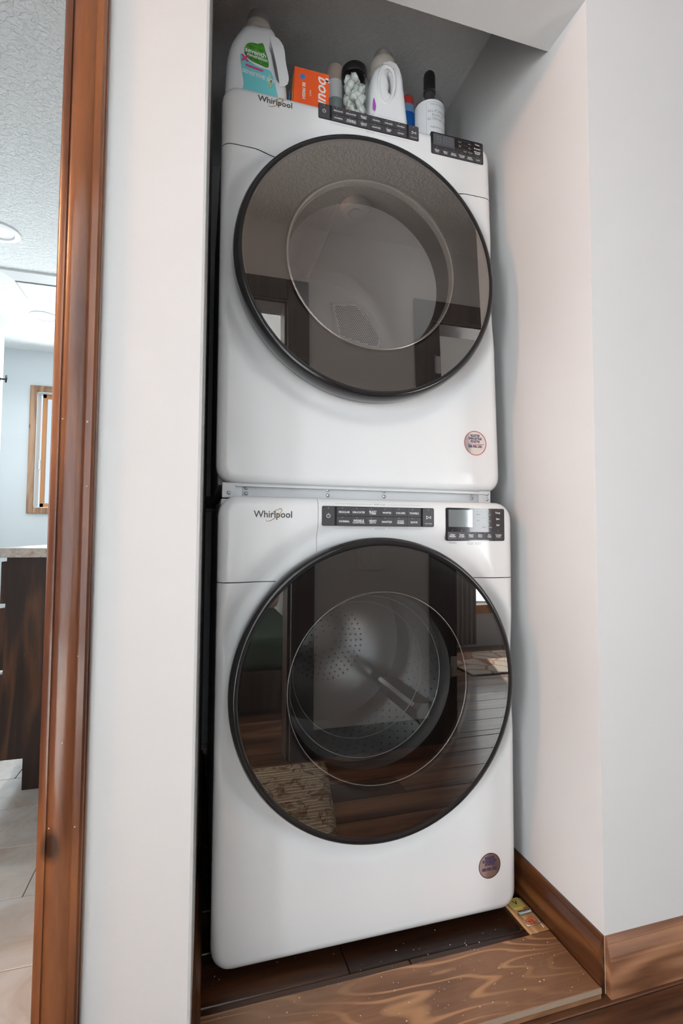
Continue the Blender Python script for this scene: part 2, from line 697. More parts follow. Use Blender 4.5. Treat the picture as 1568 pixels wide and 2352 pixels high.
# threshold board with a pale, worn front arris
thr = empty('threshold_board', (XL, YW, ZA), None, None)
thr['kind'] = 'structure'
thr.name = 'trim_threshold'
thr.location = (0, 0, 0)
MB().box(XL + .002, XR - .0165, YW - .008, -.0585, ZF, -.003, .002, 2).build('board', THRESH, thr)
MB().box(XL + .40, XR - .0170, YW - .0090, YW - .0062, ZF + .012, -.0034).build('worn_edge', mat('worn_edge', (.34, .26, .19), .6), thr)

# ---- baseboards: moulded profile (offset from wall, height)
PROF = [(0, 0), (.0145, 0), (.0145, .070), (.0138, .0745), (.0136, .079), (.0130, .082), (.0075, .099), (.0075, .1005), (.0050, .111), (0, .111)]


def baseboard_y(name, x, side, y0, y1, z, m):
    o = MB().prism([(x + side * p, z + q) for p, q in PROF], y0, y1, 'y').build(name, m)
    return struct(o)


def baseboard_x(name, y, side, x0, x1, z, m):
    o = MB().prism([(y + side * p, z + q) for p, q in PROF], x0, x1, 'x').build(name, m)
    return struct(o)


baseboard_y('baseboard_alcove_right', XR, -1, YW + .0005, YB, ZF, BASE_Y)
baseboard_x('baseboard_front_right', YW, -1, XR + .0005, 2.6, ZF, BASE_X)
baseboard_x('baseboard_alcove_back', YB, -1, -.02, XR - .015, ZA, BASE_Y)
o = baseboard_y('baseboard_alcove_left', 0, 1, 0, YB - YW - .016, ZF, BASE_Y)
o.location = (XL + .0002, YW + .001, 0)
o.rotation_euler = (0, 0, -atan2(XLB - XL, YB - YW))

# ------------------------------------------------------------------ bathroom door casing (moulded)
tr1 = empty('trim_1', (0, 0, 0))
tr1['kind'] = 'structure'
CP = [(0, 0), (0, .016), (.003, .0185), (.0115, .0195), (.0125, .0170), (.0145, .0185), (.024, .0205), (.033, .0205), (.043, .0185), (.0455, .0170), (.0475, .0190), (.0560, .0185), (.0592, .0150), (.0600, .0080), (.0618, .0075), (.0618, 0)]
MB().prism([(XJ + p, YW - q) for p, q in CP], ZF, 2.12, 'z').build('side_casing', CASING, tr1, 35)
MB().prism([(XJ2 - p, YW - q) for p, q in CP], ZF, 2.12, 'z').build('side_casing', CASING, tr1, 35)
MB().prism([(YW - q, 2.06 + p) for p, q in CP], XJ2, XJ, 'x').build('head_casing', BASE_X, tr1, 35)
MB().box(XJ, XJ + .004, YW, YH, ZF, 2.06).build('jamb', CASING, tr1)

# nail holes and dents in the casing
mb = MB()
for z, dx, s in ((1.056, .016, 1), (1.054, .050, 1.3), (.955, .052, .8), (.70, .047, .6), (.575, .030, .7), (.455, .016, .9), (.452, .050, .9)):
    mb.disc((XJ + dx, YW - .0212 + abs(dx - .03) * .05, z), .0012 * s, 'y', 8)
mb.build('nail_mark', mat('filler', (.60, .42, .24), .6), tr1)

# ------------------------------------------------------------------ washer and dryer
W = .686


def rr_ray(cx, cz, a, x0, x1, z0, z1, r):
    """distance from (cx, cz) along angle a to the outline of a rounded rectangle"""
    ca, sa = cos(a), sin(a)
    hx, hz = (x1 - x0) / 2, (z1 - z0) / 2
    mx, mz = (x0 + x1) / 2, (z0 + z1) / 2
    lo, hi = 0.0, 1.5
    for _ in range(40):
        t = (lo + hi) / 2
        qx = abs(cx + ca * t - mx) - (hx - r)
        qz = abs(cz + sa * t - mz) - (hz - r)
        d = hypot(max(qx, 0), max(qz, 0)) + min(max(qx, qz), 0) - r
        if d < 0:
            lo = t
        else:
            hi = t
    return lo


def sstep(a, b, x):
    t = min(1, max(0, (x - a) / (b - a)))
    return t * t * (3 - 2 * t)


PX0, PX1 = -.006, .6955


def front_panel(z0, H, cx, cz, rh=.300, rc=.042, re=.024):
    """pressed front sheet: round door hole, dished round the door, rolled edges"""
    angs = [2 * pi * k / 200 for k in range(200)]
    for sx in (PX0, PX1):
        for sz in (z0, H):
            a = atan2(sz - cz, sx - cx)
            angs += [a + d for d in (-.055, -.035, -.02, -.008, 0, .008, .02, .035, .055)]
    angs = sorted(set(round(a % (2 * pi), 5) for a in angs))
    rings = [0, .25, .5, .75, 1.0]
    cols = []
    for a in angs:
        rin = rr_ray(cx, cz, a, PX0 + re, PX1 - re, z0 + re, H - re, max(rc - re, .012))
        col = []
        r_in = min(rin, .385)
        rad = [rh + (r_in - rh) * t / 10 for t in range(11)]
        if rin > .386:
            rad += [r_in + (rin - r_in) * t / 5 for t in range(1, 6)]
        else:
            rad += [rin] * 5
        dish = lambda r: .0145 * (1 - sstep(.338, .382, r))
        for r in rad:
            col.append((cx + cos(a) * r, dish(r), cz + sin(a) * r))
        for k in range(1, 8):
            t = pi / 2 * k / 7
            ins = re * (1 - sin(t))
            r = rr_ray(cx, cz, a, PX0 + ins, PX1 - ins, z0 + ins, H - ins, max(rc - ins, .012))
            col.append((cx + cos(a) * r, re * (1 - cos(t)) + dish(r) * (1 - .5 * k / 7), cz + sin(a) * r))
        r = rr_ray(cx, cz, a, PX0, PX1, z0, H, rc)
        col.append((cx + cos(a) * r, .036, cz + sin(a) * r))
        cols.append(col)
    m = len(cols[0])
    n = len(cols)
    mb = MB()
    mb.v = [p for c in cols for p in c]
    for k in range(n):
        k2 = (k + 1) % n
        for i in range(m - 1):
            mb.f.append((k * m + i, k2 * m + i, k2 * m + i + 1, k * m + i + 1))
    bm = bmesh.new()
    me = mb.mesh('p', False)
    bm.from_mesh(me)
    bmesh.ops.remove_doubles(bm, verts=bm.verts[:], dist=1e-6)
    bmesh.ops.recalc_face_normals(bm, faces=bm.faces[:])
    return bm


def cut(bm, plane_co, plane_no):
    """copy of bm with everything on the positive side of the plane removed"""
    b = bm.copy()
    bmesh.ops.bisect_plane(b, geom=b.verts[:] + b.edges[:] + b.faces[:], plane_co=plane_co, plane_no=plane_no, clear_outer=True)
    return b


def bm_mesh(bm, name):
    me = bpy.data.meshes.new(name)
    bm.to_mesh(me)
    bm.free()
    return me


def plate(mb, x0, x1, z0, z1, y0, y1, r):
    """rounded plate lying in x,z"""
    pts = []
    for cx, cz, a0 in ((x1 - r, z1 - r, 0), (x0 + r, z1 - r, pi / 2), (x0 + r, z0 + r, pi), (x1 - r, z0 + r, 3 * pi / 2)):
        for k in range(5):
            a = a0 + pi / 2 * k / 4
            pts.append((cx + r * cos(a), cz + r * sin(a)))
    mb.prism(pts, y0, y1, 'y')


CYC_W = [('REGULAR', 'NORMAL'), ('DELICATES', 'WRINKLE\nCONTROL'), ('BULKY\nITEMS', 'HEAVY\nDUTY'), ('WHITES', 'SANITIZE'), ('COLORS', 'COLD\nWASH'), ('TOWELS', 'QUICK')]
CYC_D = [('REGULAR', 'NORMAL'), ('DELICATES', 'WRINKLE\nCONTROL'), ('BULKY\nITEMS', 'HEAVY\nDUTY'), ('WHITES', 'SANITIZE'), ('COLORS', 'TIMED\nDRY'), ('TOWELS', 'QUICK')]
KEY_W = ['Clean\nWasher', 'Drain\n& Spin', 'Steam\nClean', 'Extra\nRinse', 'Pre\nSoak', 'Tumble\nFresh']
KEY_D = ['Damp\nDry', 'Extra\nTime', 'Steam\nRefresh', 'Wrinkle\nShield', 'Static\nReduce', 'Lock']


def appliance(kind, root, zb, H, lean, dcx, dcz, seam, ctrl, disp, logo, stk):
    """root: Empty; zb: height of the panel's lower edge above the root"""
    wash = kind == 'washer'

    def xf(p):
        return Vector((p.x, p.y + lean * p.z, p.z + zb))

    def xs(p):          # body behind the front: upright
        return Vector((p.x, p.y, p.z + zb))

    bm = front_panel(-.012 if wash else 0, H + (.001 if wash else .012), dcx, dcz)
    lower = cut(bm, (0, 0, seam - .0010), (0, 0, 1))
    upper = cut(bm, (0, 0, seam + .0010), (0, 0, -1))
    bm.free()
    link('front_panel', bm_mesh(lower, 'front_panel'), WHITE, root, 40, xf)
    if wash:
        left = cut(upper, (.2046 - .0006, 0, 0), (1, 0, 0))
        right = cut(upper, (.2046 + .0002, 0, 0), (-1, 0, 0))
        upper.free()
        link('dispenser_drawer', bm_mesh(left, 'dispenser_drawer'), WHITE, root, 40, xf)
        link('console', bm_mesh(right, 'console'), WHITE, root, 40, xf)
    else:
        link('console', bm_mesh(upper, 'console'), WHITE, root, 40, xf)
    # dark strip behind the seams
    for xa, xb, xc, xd in ((.020, dcx - .16, .010, .060), (dcx + .16, W - .020, W - .060, W - .010)):
        MB().box(xa, xb, .0160, .019, seam - .004, seam + .004).box(xc, xd, .019, .030, seam - .004, seam + .004).build('seam', SEAM, root, None, xf)

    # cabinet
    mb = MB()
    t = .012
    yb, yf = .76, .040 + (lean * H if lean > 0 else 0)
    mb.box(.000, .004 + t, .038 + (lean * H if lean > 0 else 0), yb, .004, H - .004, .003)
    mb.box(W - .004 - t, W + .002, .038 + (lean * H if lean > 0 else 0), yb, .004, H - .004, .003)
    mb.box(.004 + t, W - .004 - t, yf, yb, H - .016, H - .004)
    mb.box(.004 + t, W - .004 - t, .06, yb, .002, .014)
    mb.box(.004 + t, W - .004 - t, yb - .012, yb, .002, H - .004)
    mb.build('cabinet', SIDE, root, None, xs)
    # bulkhead behind the door
    mb = MB()
    n = 64
    ring, sq = [], []
    for k in range(n):
        a = 2 * pi * k / n
        ring.append((dcx + .235 * cos(a), .050, dcz + .235 * sin(a)))
        r = rr_ray(dcx, dcz, a, .016, W - .016, .016, H - .016, .01)
        sq.append((dcx + r * cos(a), .050, dcz + r * sin(a)))
    mb.add(ring + sq, [(k, (k + 1) % n, n + (k + 1) % n, n + k) for k in range(n)])
    mb.build('bulkhead', RUBBER if wash else DRUM_D, root, None, xf)

    # door: rim, backing ring, glass, inner parts
    rim = MB()
    rim.lathe([(.300, .012), (.312, .012), (.3195, .002), (.3215, -.018), (.3205, -.036), (.3165, -.0465), (.3120, -.0500), (.3078, -.0500), (.3050, -.0482), (.3000, -.0470), (.3000, .012)], (dcx, 0, dcz), 'y', 128)
    door = rim.build('door', RIM, root, 50, xf)
    MB().disc((dcx, -.0478, dcz), .3045, 'y', 128).build('door_glass', GLASS_W if wash else GLASS_D, door, None, xf)
    lin = MB()
    lin.lathe([(.3045, -.0440), (.212, -.0440), (.200, -.030), (.198, .030), (.235, .050)], (dcx, 0, dcz), 'y', 96)
    lin.build('door_liner', LINER, door, 50, xf)
    if wash:
        b = MB()
        b.lathe([(.2050, -.040), (.2020, -.032), (.1960, -.018), (.1905, .010), (.1850, .060), (.1740, .105), (.1520, .128), (.1000, .138), (.0001, .141)], (dcx, 0, dcz), 'y', 96)
        b.build('door_bowl', GLASS_B, door, 180, xf)
        for rr_, yy_, tt_ in ((.2035, -.034, .0013), (.1850, .060, .0010), (.1640, .120, .0008)):
            tb = MB()
            tb.tube([(dcx + rr_ * cos(2 * pi * k / 72), yy_, dcz + rr_ * sin(2 * pi * k / 72)) for k in range(73)], tt_, 6, False)
            tb.build('bowl_ridge', mat('bowl_ridge', (.62, .63, .63), .15, metal=.5), door, 180, xf)  # bright rings stand in for highlights on the glass bowl
        g = MB()
        g.lathe([(.238, .048), (.252, .060), (.247, .085), (.226, .092), (.214, .110), (.232, .130), (.252, .140)], (dcx, 0, dcz), 'y', 96)
        g.build('gasket', RUBBER, root, 180, xf)
        d = MB()
        d.lathe([(.243, .140), (.243, .148), (.256, .156), (.256, .440), (.240, .462), (.150, .470), (.120, .455), (.0001, .455)], (dcx, 0, dcz), 'y', 96)
        drum = d.build('drum', DRUM_W, root, 40, xs)
        h = MB()
        for i in range(1, 7):
            for k in range(i * 7):
                a = 2 * pi * k / (i * 7)
                r = .016 + .0165 * i
                h.disc((dcx + r * cos(a), .4535 if r < .12 else .4662, dcz + r * sin(a)), .0024, 'y', 6)
        for row in range(9):
            for k in range(60):
                a = 2 * pi * (k + .5 * (row % 2)) / 60
                y = .185 + .028 * row
                c = Vector((dcx + .2548 * cos(a), y, dcz + .2548 * sin(a)))
                u = Vector((-sin(a), 0, cos(a))) * .003
                v = Vector((0, .003, 0))
                h.add([c + u, c + v, c - u, c - v], [(0, 1, 2, 3)])
        ho = h.build('drum_hole', HOLE, drum, None, xs, False)
        ho['kind'] = 'stuff'
        for k in range(3):
            a = radians(-35 + 120 * k)
            c, s = cos(a), sin(a)
            f = MB()
            for yy in (.17, .44):
                pass
            pr = [(.256, -.034), (.225, -.016), (.205, -.006), (.205, .006), (.225, .016), (.256, .034)]
            f.prism([(dcx + r * c - q * s, dcz + r * s + q * c) for r, q in pr], .175, .435, 'y')
            f.build('baffle', DRUM_W, drum, 60, xs)
    else:
        tr = MB()
        tr.lathe([(.2060, -.0460), (.2045, -.0468), (.2020, -.0468), (.2005, -.0440), (.2005, -.030), (.206, -.030)], (dcx, 0, dcz), 'y', 96)
        tr.build('window_trim', mat('window_trim', (.30, .29, .28), .2, metal=.6), door, 50, xf)
        d = MB()
        d.lathe([(.236, .055), (.285, .075), (.300, .110), (.300, .545), (.290, .570), (.268, .582), (.264, .572), (.0001, .566)], (dcx, 0, dcz), 'y', 96)
        drum = d.build('drum', DRUM_D, root, 40, xs)
        # hot-air grille on the rear bulkhead
        gx, gz = dcx, dcz
        g0 = [(.045, .186), (.138, .200), (.205, .130), (.245, .052), (.225, .030), (.070, .062)]
        cxm = sum(p[0] for p in g0) / 6
        czm = sum(p[1] for p in g0) / 6
        fr = MB()
        outer = [(gx + p[0], gz + p[1]) for p in g0]
        inner = [(gx + cxm + (p[0] - cxm) * .92, gz + czm + (p[1] - czm) * .92) for p in g0]
        top = [(gx + cxm + (p[0] - cxm) * .87, gz + czm + (p[1] - czm) * .87) for p in g0]
        vs = [(x, .5655, z) for x, z in outer] + [(x, .556, z) for x, z in inner] + [(x, .561, z) for x, z in top]
        fs = []
        for k in range(6):
            j = (k + 1) % 6
            fs += [(k, j, 6 + j, 6 + k), (6 + k, 6 + j, 12 + j, 12 + k)]
        fs.append(tuple(range(12, 18)))
        fr.add(vs, fs)
        gr = fr.build('air_grille', GRILLE, drum, 30, xs)

        def inside(px, pz, poly):
            c = False
            for i in range(len(poly)):
                (xa, za), (xb, zbb) = poly[i], poly[i - 1]
                if (za > pz) != (zbb > pz) and px < (xb - xa) * (pz - za) / (zbb - za) + xa:
                    c = not c
            return c
        h = MB()
        sm = [(gx + cxm + (p[0] - cxm) * .83, gz + czm + (p[1] - czm) * .83) for p in g0]
        for i in range(40):
            for j in range(40):
                x = gx + .03 + i * .0068 + (j % 2) * .0034
                z = gz + .02 + j * .0059
                if inside(x, z, sm):
                    h.disc((x, .5603, z), .0025, 'y', 6)
        ho = h.build('grille_hole', HOLE, drum, None, xs, False)
        ho['kind'] = 'stuff'
        for k in range(3):
            a = radians(100 + 120 * k)
            c, s = cos(a), sin(a)
            f = MB()
            pr = [(.300, -.040), (.262, -.016), (.248, -.006), (.248, .006), (.262, .016), (.300, .040)]
            f.prism([(dcx + r * c - q * s, dcz + r * s + q * c) for r, q in pr], .13, .535, 'y')
            f.build('baffle', DRUM_D, drum, 60, xs)

    # ---- cycle panel
    x0, x1, z0, z1 = ctrl
    mb = MB()
    plate(mb, x0, x1, z0, z1, -.0012, .004, .003)
    cp = mb.build('cycle_panel', PANEL, root, None, xf)
    pw = .0285
    cells = []
    w6 = (x1 - x0 - 2 * pw - .010) / 6
    zm = (z0 + z1) / 2
    for bx0, bx1, bz0, bz1 in [(x0 + .001, x0 + pw - .0005, z0 + .001, z1 - .001), (x1 - pw + .0005, x1 - .001, z0 + .001, z1 - .001)]:
        b = MB()
        plate(b, bx0, bx1, bz0, bz1, -.0020, 0, .0015)
        b.build('button', BTN, cp, None, xf)
    for c in range(6):
        bx = x0 + pw + .005 + c * w6
        for r in range(2):
            b = MB()
            bz = zm + .0006 if r == 0 else z0 + .001
            plate(b, bx + .0002, bx + w6 - .0002, bz, bz + (z1 - z0) / 2 - .0016, -.0020, 0, .0007)
            b.build('button', BTN, cp, None, xf)
    lt = MB()
    yT = -.0023
    hh = (z1 - z0)
    for c, (a, b_) in enumerate(CYC_W if wash else CYC_D):
        bx = x0 + pw + .005 + (c + .5) * w6
        for r, s in enumerate((a, b_)):
            cz_ = zm + hh * .20 if r == 0 else zm - hh * .275
            put_text(lt, s, bx, cz_, hh * .135, yT, .022, linegap=.78)
            lt.disc((bx - .004, yT, (z1 - .0042) if r == 0 else zm - .0030), .0007, 'y', 8)
    # power symbol
    px, pz = x0 + pw / 2, zm
    rr = .0045
    lt.lathe([(rr, 0), (rr - .0011, 0)], (px, yT, pz), 'y', 24, False, radians(118), radians(422))
    lt.add([(px - .0006, yT, pz + .0008), (px + .0006, yT, pz + .0008), (px + .0006, yT, pz + .0058), (px - .0006, yT, pz + .0058)], [(0, 1, 2, 3)])
    lt.disc((px, yT, z1 - .0045), .0008, 'y', 8)
    # start symbol
    sx = x1 - pw / 2
    tri = [(sx - .0055, pz + .0045), (sx + .0020, pz), (sx - .0055, pz - .0045)]
    ti = [(sx - .0045, pz + .0028), (sx + .0001, pz), (sx - .0045, pz - .0028)]
    lt.add([(a, yT, b_) for a, b_ in tri + ti], [(k, (k + 1) % 3, 3 + (k + 1) % 3, 3 + k) for k in range(3)])
    for d_ in (.0032, .0055):
        lt.add([(sx + d_, yT, pz - .0030), (sx + d_ + .0010, yT, pz - .0030), (sx + d_ + .0010, yT, pz + .0030), (sx + d_, yT, pz + .0030)], [(0, 1, 2, 3)])
    put_text(lt, 'Hold to Start', sx, zm - hh * .33, .0033, yT, .012)
    lt.disc((sx, yT, z1 - .0045), .0008, 'y', 8)
    lt.build('lettering', INK_W, cp, None, xf, False)
    # printed guide lines
    g = MB()
    yP = -.0005
    for zz, s in ((z1 + .0055, 'WHAT to wash' if wash else 'WHAT to dry'), (z0 - .0055, 'HOW to wash' if wash else 'HOW to dry')):
        put_text(g, s, (x0 + x1) / 2, zz, .0042, yP, .008)
        for a, b_ in ((x0 + pw, (x0 + x1) / 2 - .018), ((x0 + x1) / 2 + .018, x1 - pw)):
            g.add([(a, yP, zz - .0002), (b_, yP, zz - .0002), (b_, yP, zz + .0002), (a, yP, zz + .0002)], [(0, 1, 2, 3)])
    if wash:
        put_text(g, 'with affresh', disp[0] + .018, disp[2] - .005, .0042, yP, .015)
        put_text(g, 'Hold 3 sec for\nCycle Signal', disp[0] + .064, disp[2] - .006, .0030, yP, .008)
        put_text(g, 'Hold 3 sec for\nControl Lock', disp[0] + .085, disp[2] - .006, .0030, yP, .008)
    else:
        put_text(g, 'Hold 3 sec', disp[1] - .022, disp[2] - .004, .0030, yP, .008)
    g.build('printed_guide', INK_G, root, None, xf, False)

    # ---- display panel
    x0, x1, z0, z1 = disp
    w, h = x1 - x0, z1 - z0
    mb = MB()
    plate(mb, x0, x1, z0, z1, -.0012, .004, .004)
    dp = mb.build('display_panel', PANEL, root, None, xf)
    b = MB()
    sz0, sz1 = z0 + h * .42, z1 - h * .06
    plate(b, x0 + w * .045, x0 + w * .445, sz0, sz1, -.0016, 0, .0008)
    b.build('screen', SCREEN_W if wash else SCREEN_D, dp, None, xf)
    lt = MB()
    for c in range(6):
        bx = x0 + w * .03 + (w * .94) * (c + .5) / 6
        if True:
            b = MB()
            plate(b, bx - w * .076, bx + w * .076, z0 + h * .03, z0 + h * .27, -.0016, 0, .0006)
            b.build('key', BTN, dp, None, xf)
        put_text(lt, (KEY_W if wash else KEY_D)[c], bx, z0 + h * .155, .0052, -.0019, .022, linegap=.8)
        lt.disc((bx, -.0017, z0 + h * .315), .0006, 'y', 6)
    for s, zz in zip(('Temp', 'Spin', 'Soil') if wash else ('Temp', 'Dryness', 'Wrinkle\nShield'), (.87, .68, .49)):
        put_text(lt, s, x0 + w * .885, z0 + h * zz, .0058, -.0015, .02, linegap=.8)
    lt.build('lettering', INK_W, dp, None, xf, False)
    lt = MB()
    for zz, k0, k1, a_, b_ in ((.895, 0, 5, 'Cold', 'Hot'), (.70, 0, 5, 'Off', 'Fast'), (.51, 2, 5, 'Light', 'Heavy')):
        for k in range(k0, k1):
            lt.disc((x0 + w * (.535 + k * .05), -.0015, z0 + h * zz), .0007, 'y', 6)
        put_text(lt, a_, x0 + w * (.545 + k0 * .05), z0 + h * (zz - .085), .0046, -.0015, .008)
        put_text(lt, b_, x0 + w * (.735 + (.01 if k0 else 0)), z0 + h * (zz - .085), .0046, -.0015, .008)
    lt.build('indicator_print', mat('indicator_print_' + kind, (.62, .58, .55), .5), dp, None, xf, False)
    if not wash:
        s7 = MB()
        for d_ in range(3):
            ox = x0 + w * (.115 + d_ * .10) + (w * .02 if d_ else 0)
            oz = sz0 + (sz1 - sz0) * .22
            dw, dh, th = w * .07, (sz1 - sz0) * .56, .0016
            for (a, b_, c, e) in ((0, 0, dw, th), (0, dh / 2, dw, th), (0, dh, dw, th), (0, 0, th, dh / 2), (dw - th, 0, th, dh / 2), (0, dh / 2, th, dh / 2), (dw - th, dh / 2, th, dh / 2)):
                s7.add([(ox + a, -.0018, oz + b_), (ox + a + c, -.0018, oz + b_), (ox + a + c, -.0018, oz + b_ + e), (ox + a, -.0018, oz + b_ + e)], [(0, 1, 2, 3)])
        s7.build('digits', INK_GHOST, dp, None, xf, False)

    # ---- badge
    lx0, lx1, lz = logo
    vs, fs = text_geo('Whirlpool', .026, .012)
    wid = max(v[0] for v in vs) - min(v[0] for v in vs)
    k = (lx1 - lx0) / wid
    mid = (lx0 + lx1) / 2
    mb = MB()
    mb.add([(mid + a * k, -.0008, lz + b_ * k * 1.05) for a, b_ in vs], fs)
    bd = mb.build('badge', INK_D, root, None, xf, False)
    mb = MB()
    path = []
    for i in range(40):
        a = radians(-205 + 330 * i / 39)
        ex, ez = .0205 * cos(a), .0062 * sin(a)
        r_ = radians(38)
        path.append((mid + .0015 + ex * cos(r_) - ez * sin(r_), -.0010, lz - .0008 + ex * sin(r_) + ez * cos(r_)))
    mb.tube(path, [.00025 + .0006 * sin(pi * i / 39) for i in range(40)], 6)
    mb.build('badge_swoosh', GOLD, bd, 180, xf)

    # ---- round registration sticker
    sx, sz, sr = stk
    mb = MB()
    mb.disc((sx, -.0004, sz), sr, 'y', 48)
    st = mb.build('sticker', FOIL, root, None, xf, False)
    mb = MB()
    mb.lathe([(sr, -.0006), (sr * .945, -.0006)], (sx, 0, sz), 'y', 48)
    if not wash:
        mb.add([(sx - sr * .70, -.0006, sz - sr * .10), (sx + sr * .78, -.0006, sz - sr * .10), (sx + sr * .78, -.0006, sz - sr * .06), (sx - sr * .70, -.0006, sz - sr * .06)], [(0, 1, 2, 3)])
    mb.build('sticker_ring', STK_RED if not wash else STK_DARK, st, None, xf, False)
    mb = MB()
    for s, dz, sc in (('REGISTER', .60, .0075), ('ENREGISTRER', .36, .0075), ('REGISTRE', .12, .0075), ('888-900-3381', -.28, .0088)):
        vs, fs = text_geo(s, sc, .022)
        mb.add([(sx + a * .80, -.0007, sz + sr * dz + b_ * 1.15) for a, b_ in vs], fs)
    mb.build('lettering', NAVY, st, None, xf, False)


washer = empty('washing_machine', (0, 0, ZA), 'white front-load washing machine standing on the floor under the dryer', 'washing machine')
appliance('washer', washer, .02 - ZA, .945, 0.0, .338, .5385, .7645,
          (.2125, .4795, .8845, .9275), (.510, .6665, .8525, .930), (.0662, .1475, .9065), (.6186, .1010, .0285))
# feet
for x in (.07, W - .07):
    for y in (.12, .68):
        MB().lathe([(.0001, 0), (.024, 0), (.024, .010), (.012, .014), (.012, .024), (.0001, .024)], (x, y, 0), 'z', 20).build('foot', BLACK, washer, 40)

dryer = empty('clothes_dryer', (-.0045, .0406, .9931), 'white clothes dryer with round smoked door stacked above the washer', 'dryer')
appliance('dryer', dryer, 0, .9291, .0398, .3415, .5230, .7850,
          (.2195, .4835, .9005 - .0005, .9395), (.5180, .6700, .8770, .9375), (.0748, .1560, .9125), (.6216, .1232, .0310))

# ------------------------------------------------------------------ stacking bracket between the two
br = empty('stacking_bracket', (0, 0, .962), 'white steel stacking rail with screws between washer and dryer', 'bracket')
BRW = mat('bracket_white', (.70, .71, .72), .4)
MB().box(.030, W - .044, .050, .054, .003, .034).box(.030, W - .044, .038, .054, .001, .004).build('rail', BRW, br)
MB().box(.030, W - .044, .030, .052, .0255, .0300, .001).build('lip', BRW, br)
for x0, x1 in ((.002, .045), (W - .062, W - .030)):
    MB().box(x0, x1, .040, .046, .001, .034, .002).build('end_tab', BRW, br)
for x, z in ((.016, .012), (.054, .012), (.054, .024), (.238, .013), (.238, .025), (.375, .014), (.375, .026), (.608, .016), (.608, .027), (.645, .014), (.645, .026)):
    yy = .0385 if (x < .045 or x > .62) else .0485
    MB().lathe([(.0001, -.0026), (.0026, -.0022), (.0040, -.0008), (.0042, 0)], (x, yy, z), 'y', 14).build('screw', STEEL, br, 50)

# ------------------------------------------------------------------ things on top of the dryer
ZT = .9931 + .9291 - .004      # top of the dryer's cabinet
M_HDPE = mat('white_bottle', (.88, .89, .90), .35)
M_CREAM = mat('cream_cap', (.60, .55, .50), .5)
M_GREYCAP = mat('grey_cap', (.30, .30, .30), .4)


def local(me, x, y, z):
    for v in me.vertices:
        v.co -= Vector((x, y, z))
        v.co.z = max(v.co.z, .0005)
    return me


def poly_decal(mb, pts, y):
    mb.add([(x, y, z) for x, z in pts], [tuple(range(len(pts)))])


def smooth_poly(pts, n=6):
    """closed Catmull-Rom outline"""
    out = []
    m = len(pts)
    for i in range(m):
        p0, p1, p2, p3 = pts[i - 1], pts[i], pts[(i + 1) % m], pts[(i + 2) % m]
        for k in range(n):
            t = k / n
            out.append(tuple(.5 * (2 * p1[j] + (p2[j] - p0[j]) * t + (2 * p0[j] - 5 * p1[j] + 4 * p2[j] - p3[j]) * t * t + (3 * p1[j] - p0[j] - 3 * p2[j] + p3[j]) * t ** 3) for j in (0, 1)))
    return out


# -- laundry detergent jug
OY = .1560
jug = empty('detergent_jug', (.0712, OY, ZT), 'large white detergent jug with green and turquoise label, grey cap', 'detergent bottle')
body = curve_solid([[(.002, ZT + .001), (-.003, 1.945), (-.002, 1.995), (.000, 2.026), (.008, 2.064), (.024, 2.097), (.042, 2.120), (.075, 2.127), (.108, 2.127), (.120, 2.095), (.131, 2.058), (.1415, 2.008), (.1465, 1.960), (.146, ZT + .001), (.075, ZT)],
                    [(.1075, 2.082), (.1095, 2.060), (.1155, 2.032), (.1240, 2.004), (.1262, 2.004), (.1200, 2.040), (.1120, 2.080)]], .018, .020, 5)
link('body', local(body, .07, 0, ZT), M_HDPE, jug, 60)
MB().lathe([(.0001, .212), (.034, .212), (.0335, .230), (.031, .236), (.029, .238), (.0001, .238)], (.005, 0, -.007), 'z', 40).build('collar', M_CREAM, jug, 40)
MB().lathe([(.030, .231), (.0275, .258), (.025, .263), (.0001, .264)], (.005, 0, -.007), 'z', 40).build('cap', M_GREYCAP, jug, 40)
lab = empty('label', (0, 0, 0))
bpy.data.objects.remove(lab)
YL = -.0385
mb = MB()
teal = smooth_poly([(.0300, 2.0375), (.044, 2.030), (.070, 2.018), (.0975, 2.0160), (.1060, 2.008), (.1150, 1.980), (.1180, 1.930), (.0400, 1.930), (.0385, 1.970), (.0335, 2.000)], 5)
poly_decal(mb, [(x - .07, z - ZT) for x, z in teal], YL)
lab = mb.build('label', mat('label_teal', (.20, .66, .70), .4), jug, None, None, False)
lab['label'] = 'turquoise label'
mb = MB()
green = smooth_poly([(.0390, 2.0500), (.0440, 2.0640), (.0560, 2.0715), (.0700, 2.0720), (.0833, 2.0760), (.0905, 2.0560), (.0965, 2.0370), (.0955, 2.0205), (.0750, 2.0235), (.0557, 2.0275), (.0420, 2.0370)], 5)
poly_decal(mb, [(x - .07, z - ZT) for x, z in green], YL - .0003)
g = mat('label_green', (.05, .27, .03), .45)
t = NT(g)
t.link(t.ramp(t.noise(t.coords(scale=(1, 1, 2.2), rot=(0, .6, 0)), 60, 2), [(.35, (.03, .20, .02)), (.65, (.13, .42, .05))]), t.b.inputs['Base Color'])
mb.build('leaf_emblem', g, lab, None, None, False)
mb = MB()
put_text(mb, 'seventh', .066 - .07, 2.0490 - ZT, .0165, YL - .0006, .028, rot=-.10)
put_text(mb, 'generation', .070 - .07, 2.0390 - ZT, .0115, YL - .0006, .024, rot=-.10)
put_text(mb, 'SENSITIVE SKIN', .077 - .07, 1.9940 - ZT, .0125, YL - .0006, .035, rot=-.12)
mb.build('lettering', mat('label_white', (.85, .88, .88), .5), lab, None, None, False)
mb = MB()
poly_decal(mb, [(-.028, .0985), (.014, .0935), (.0145, .0885), (-.0275, .0935)], YL - .0006)
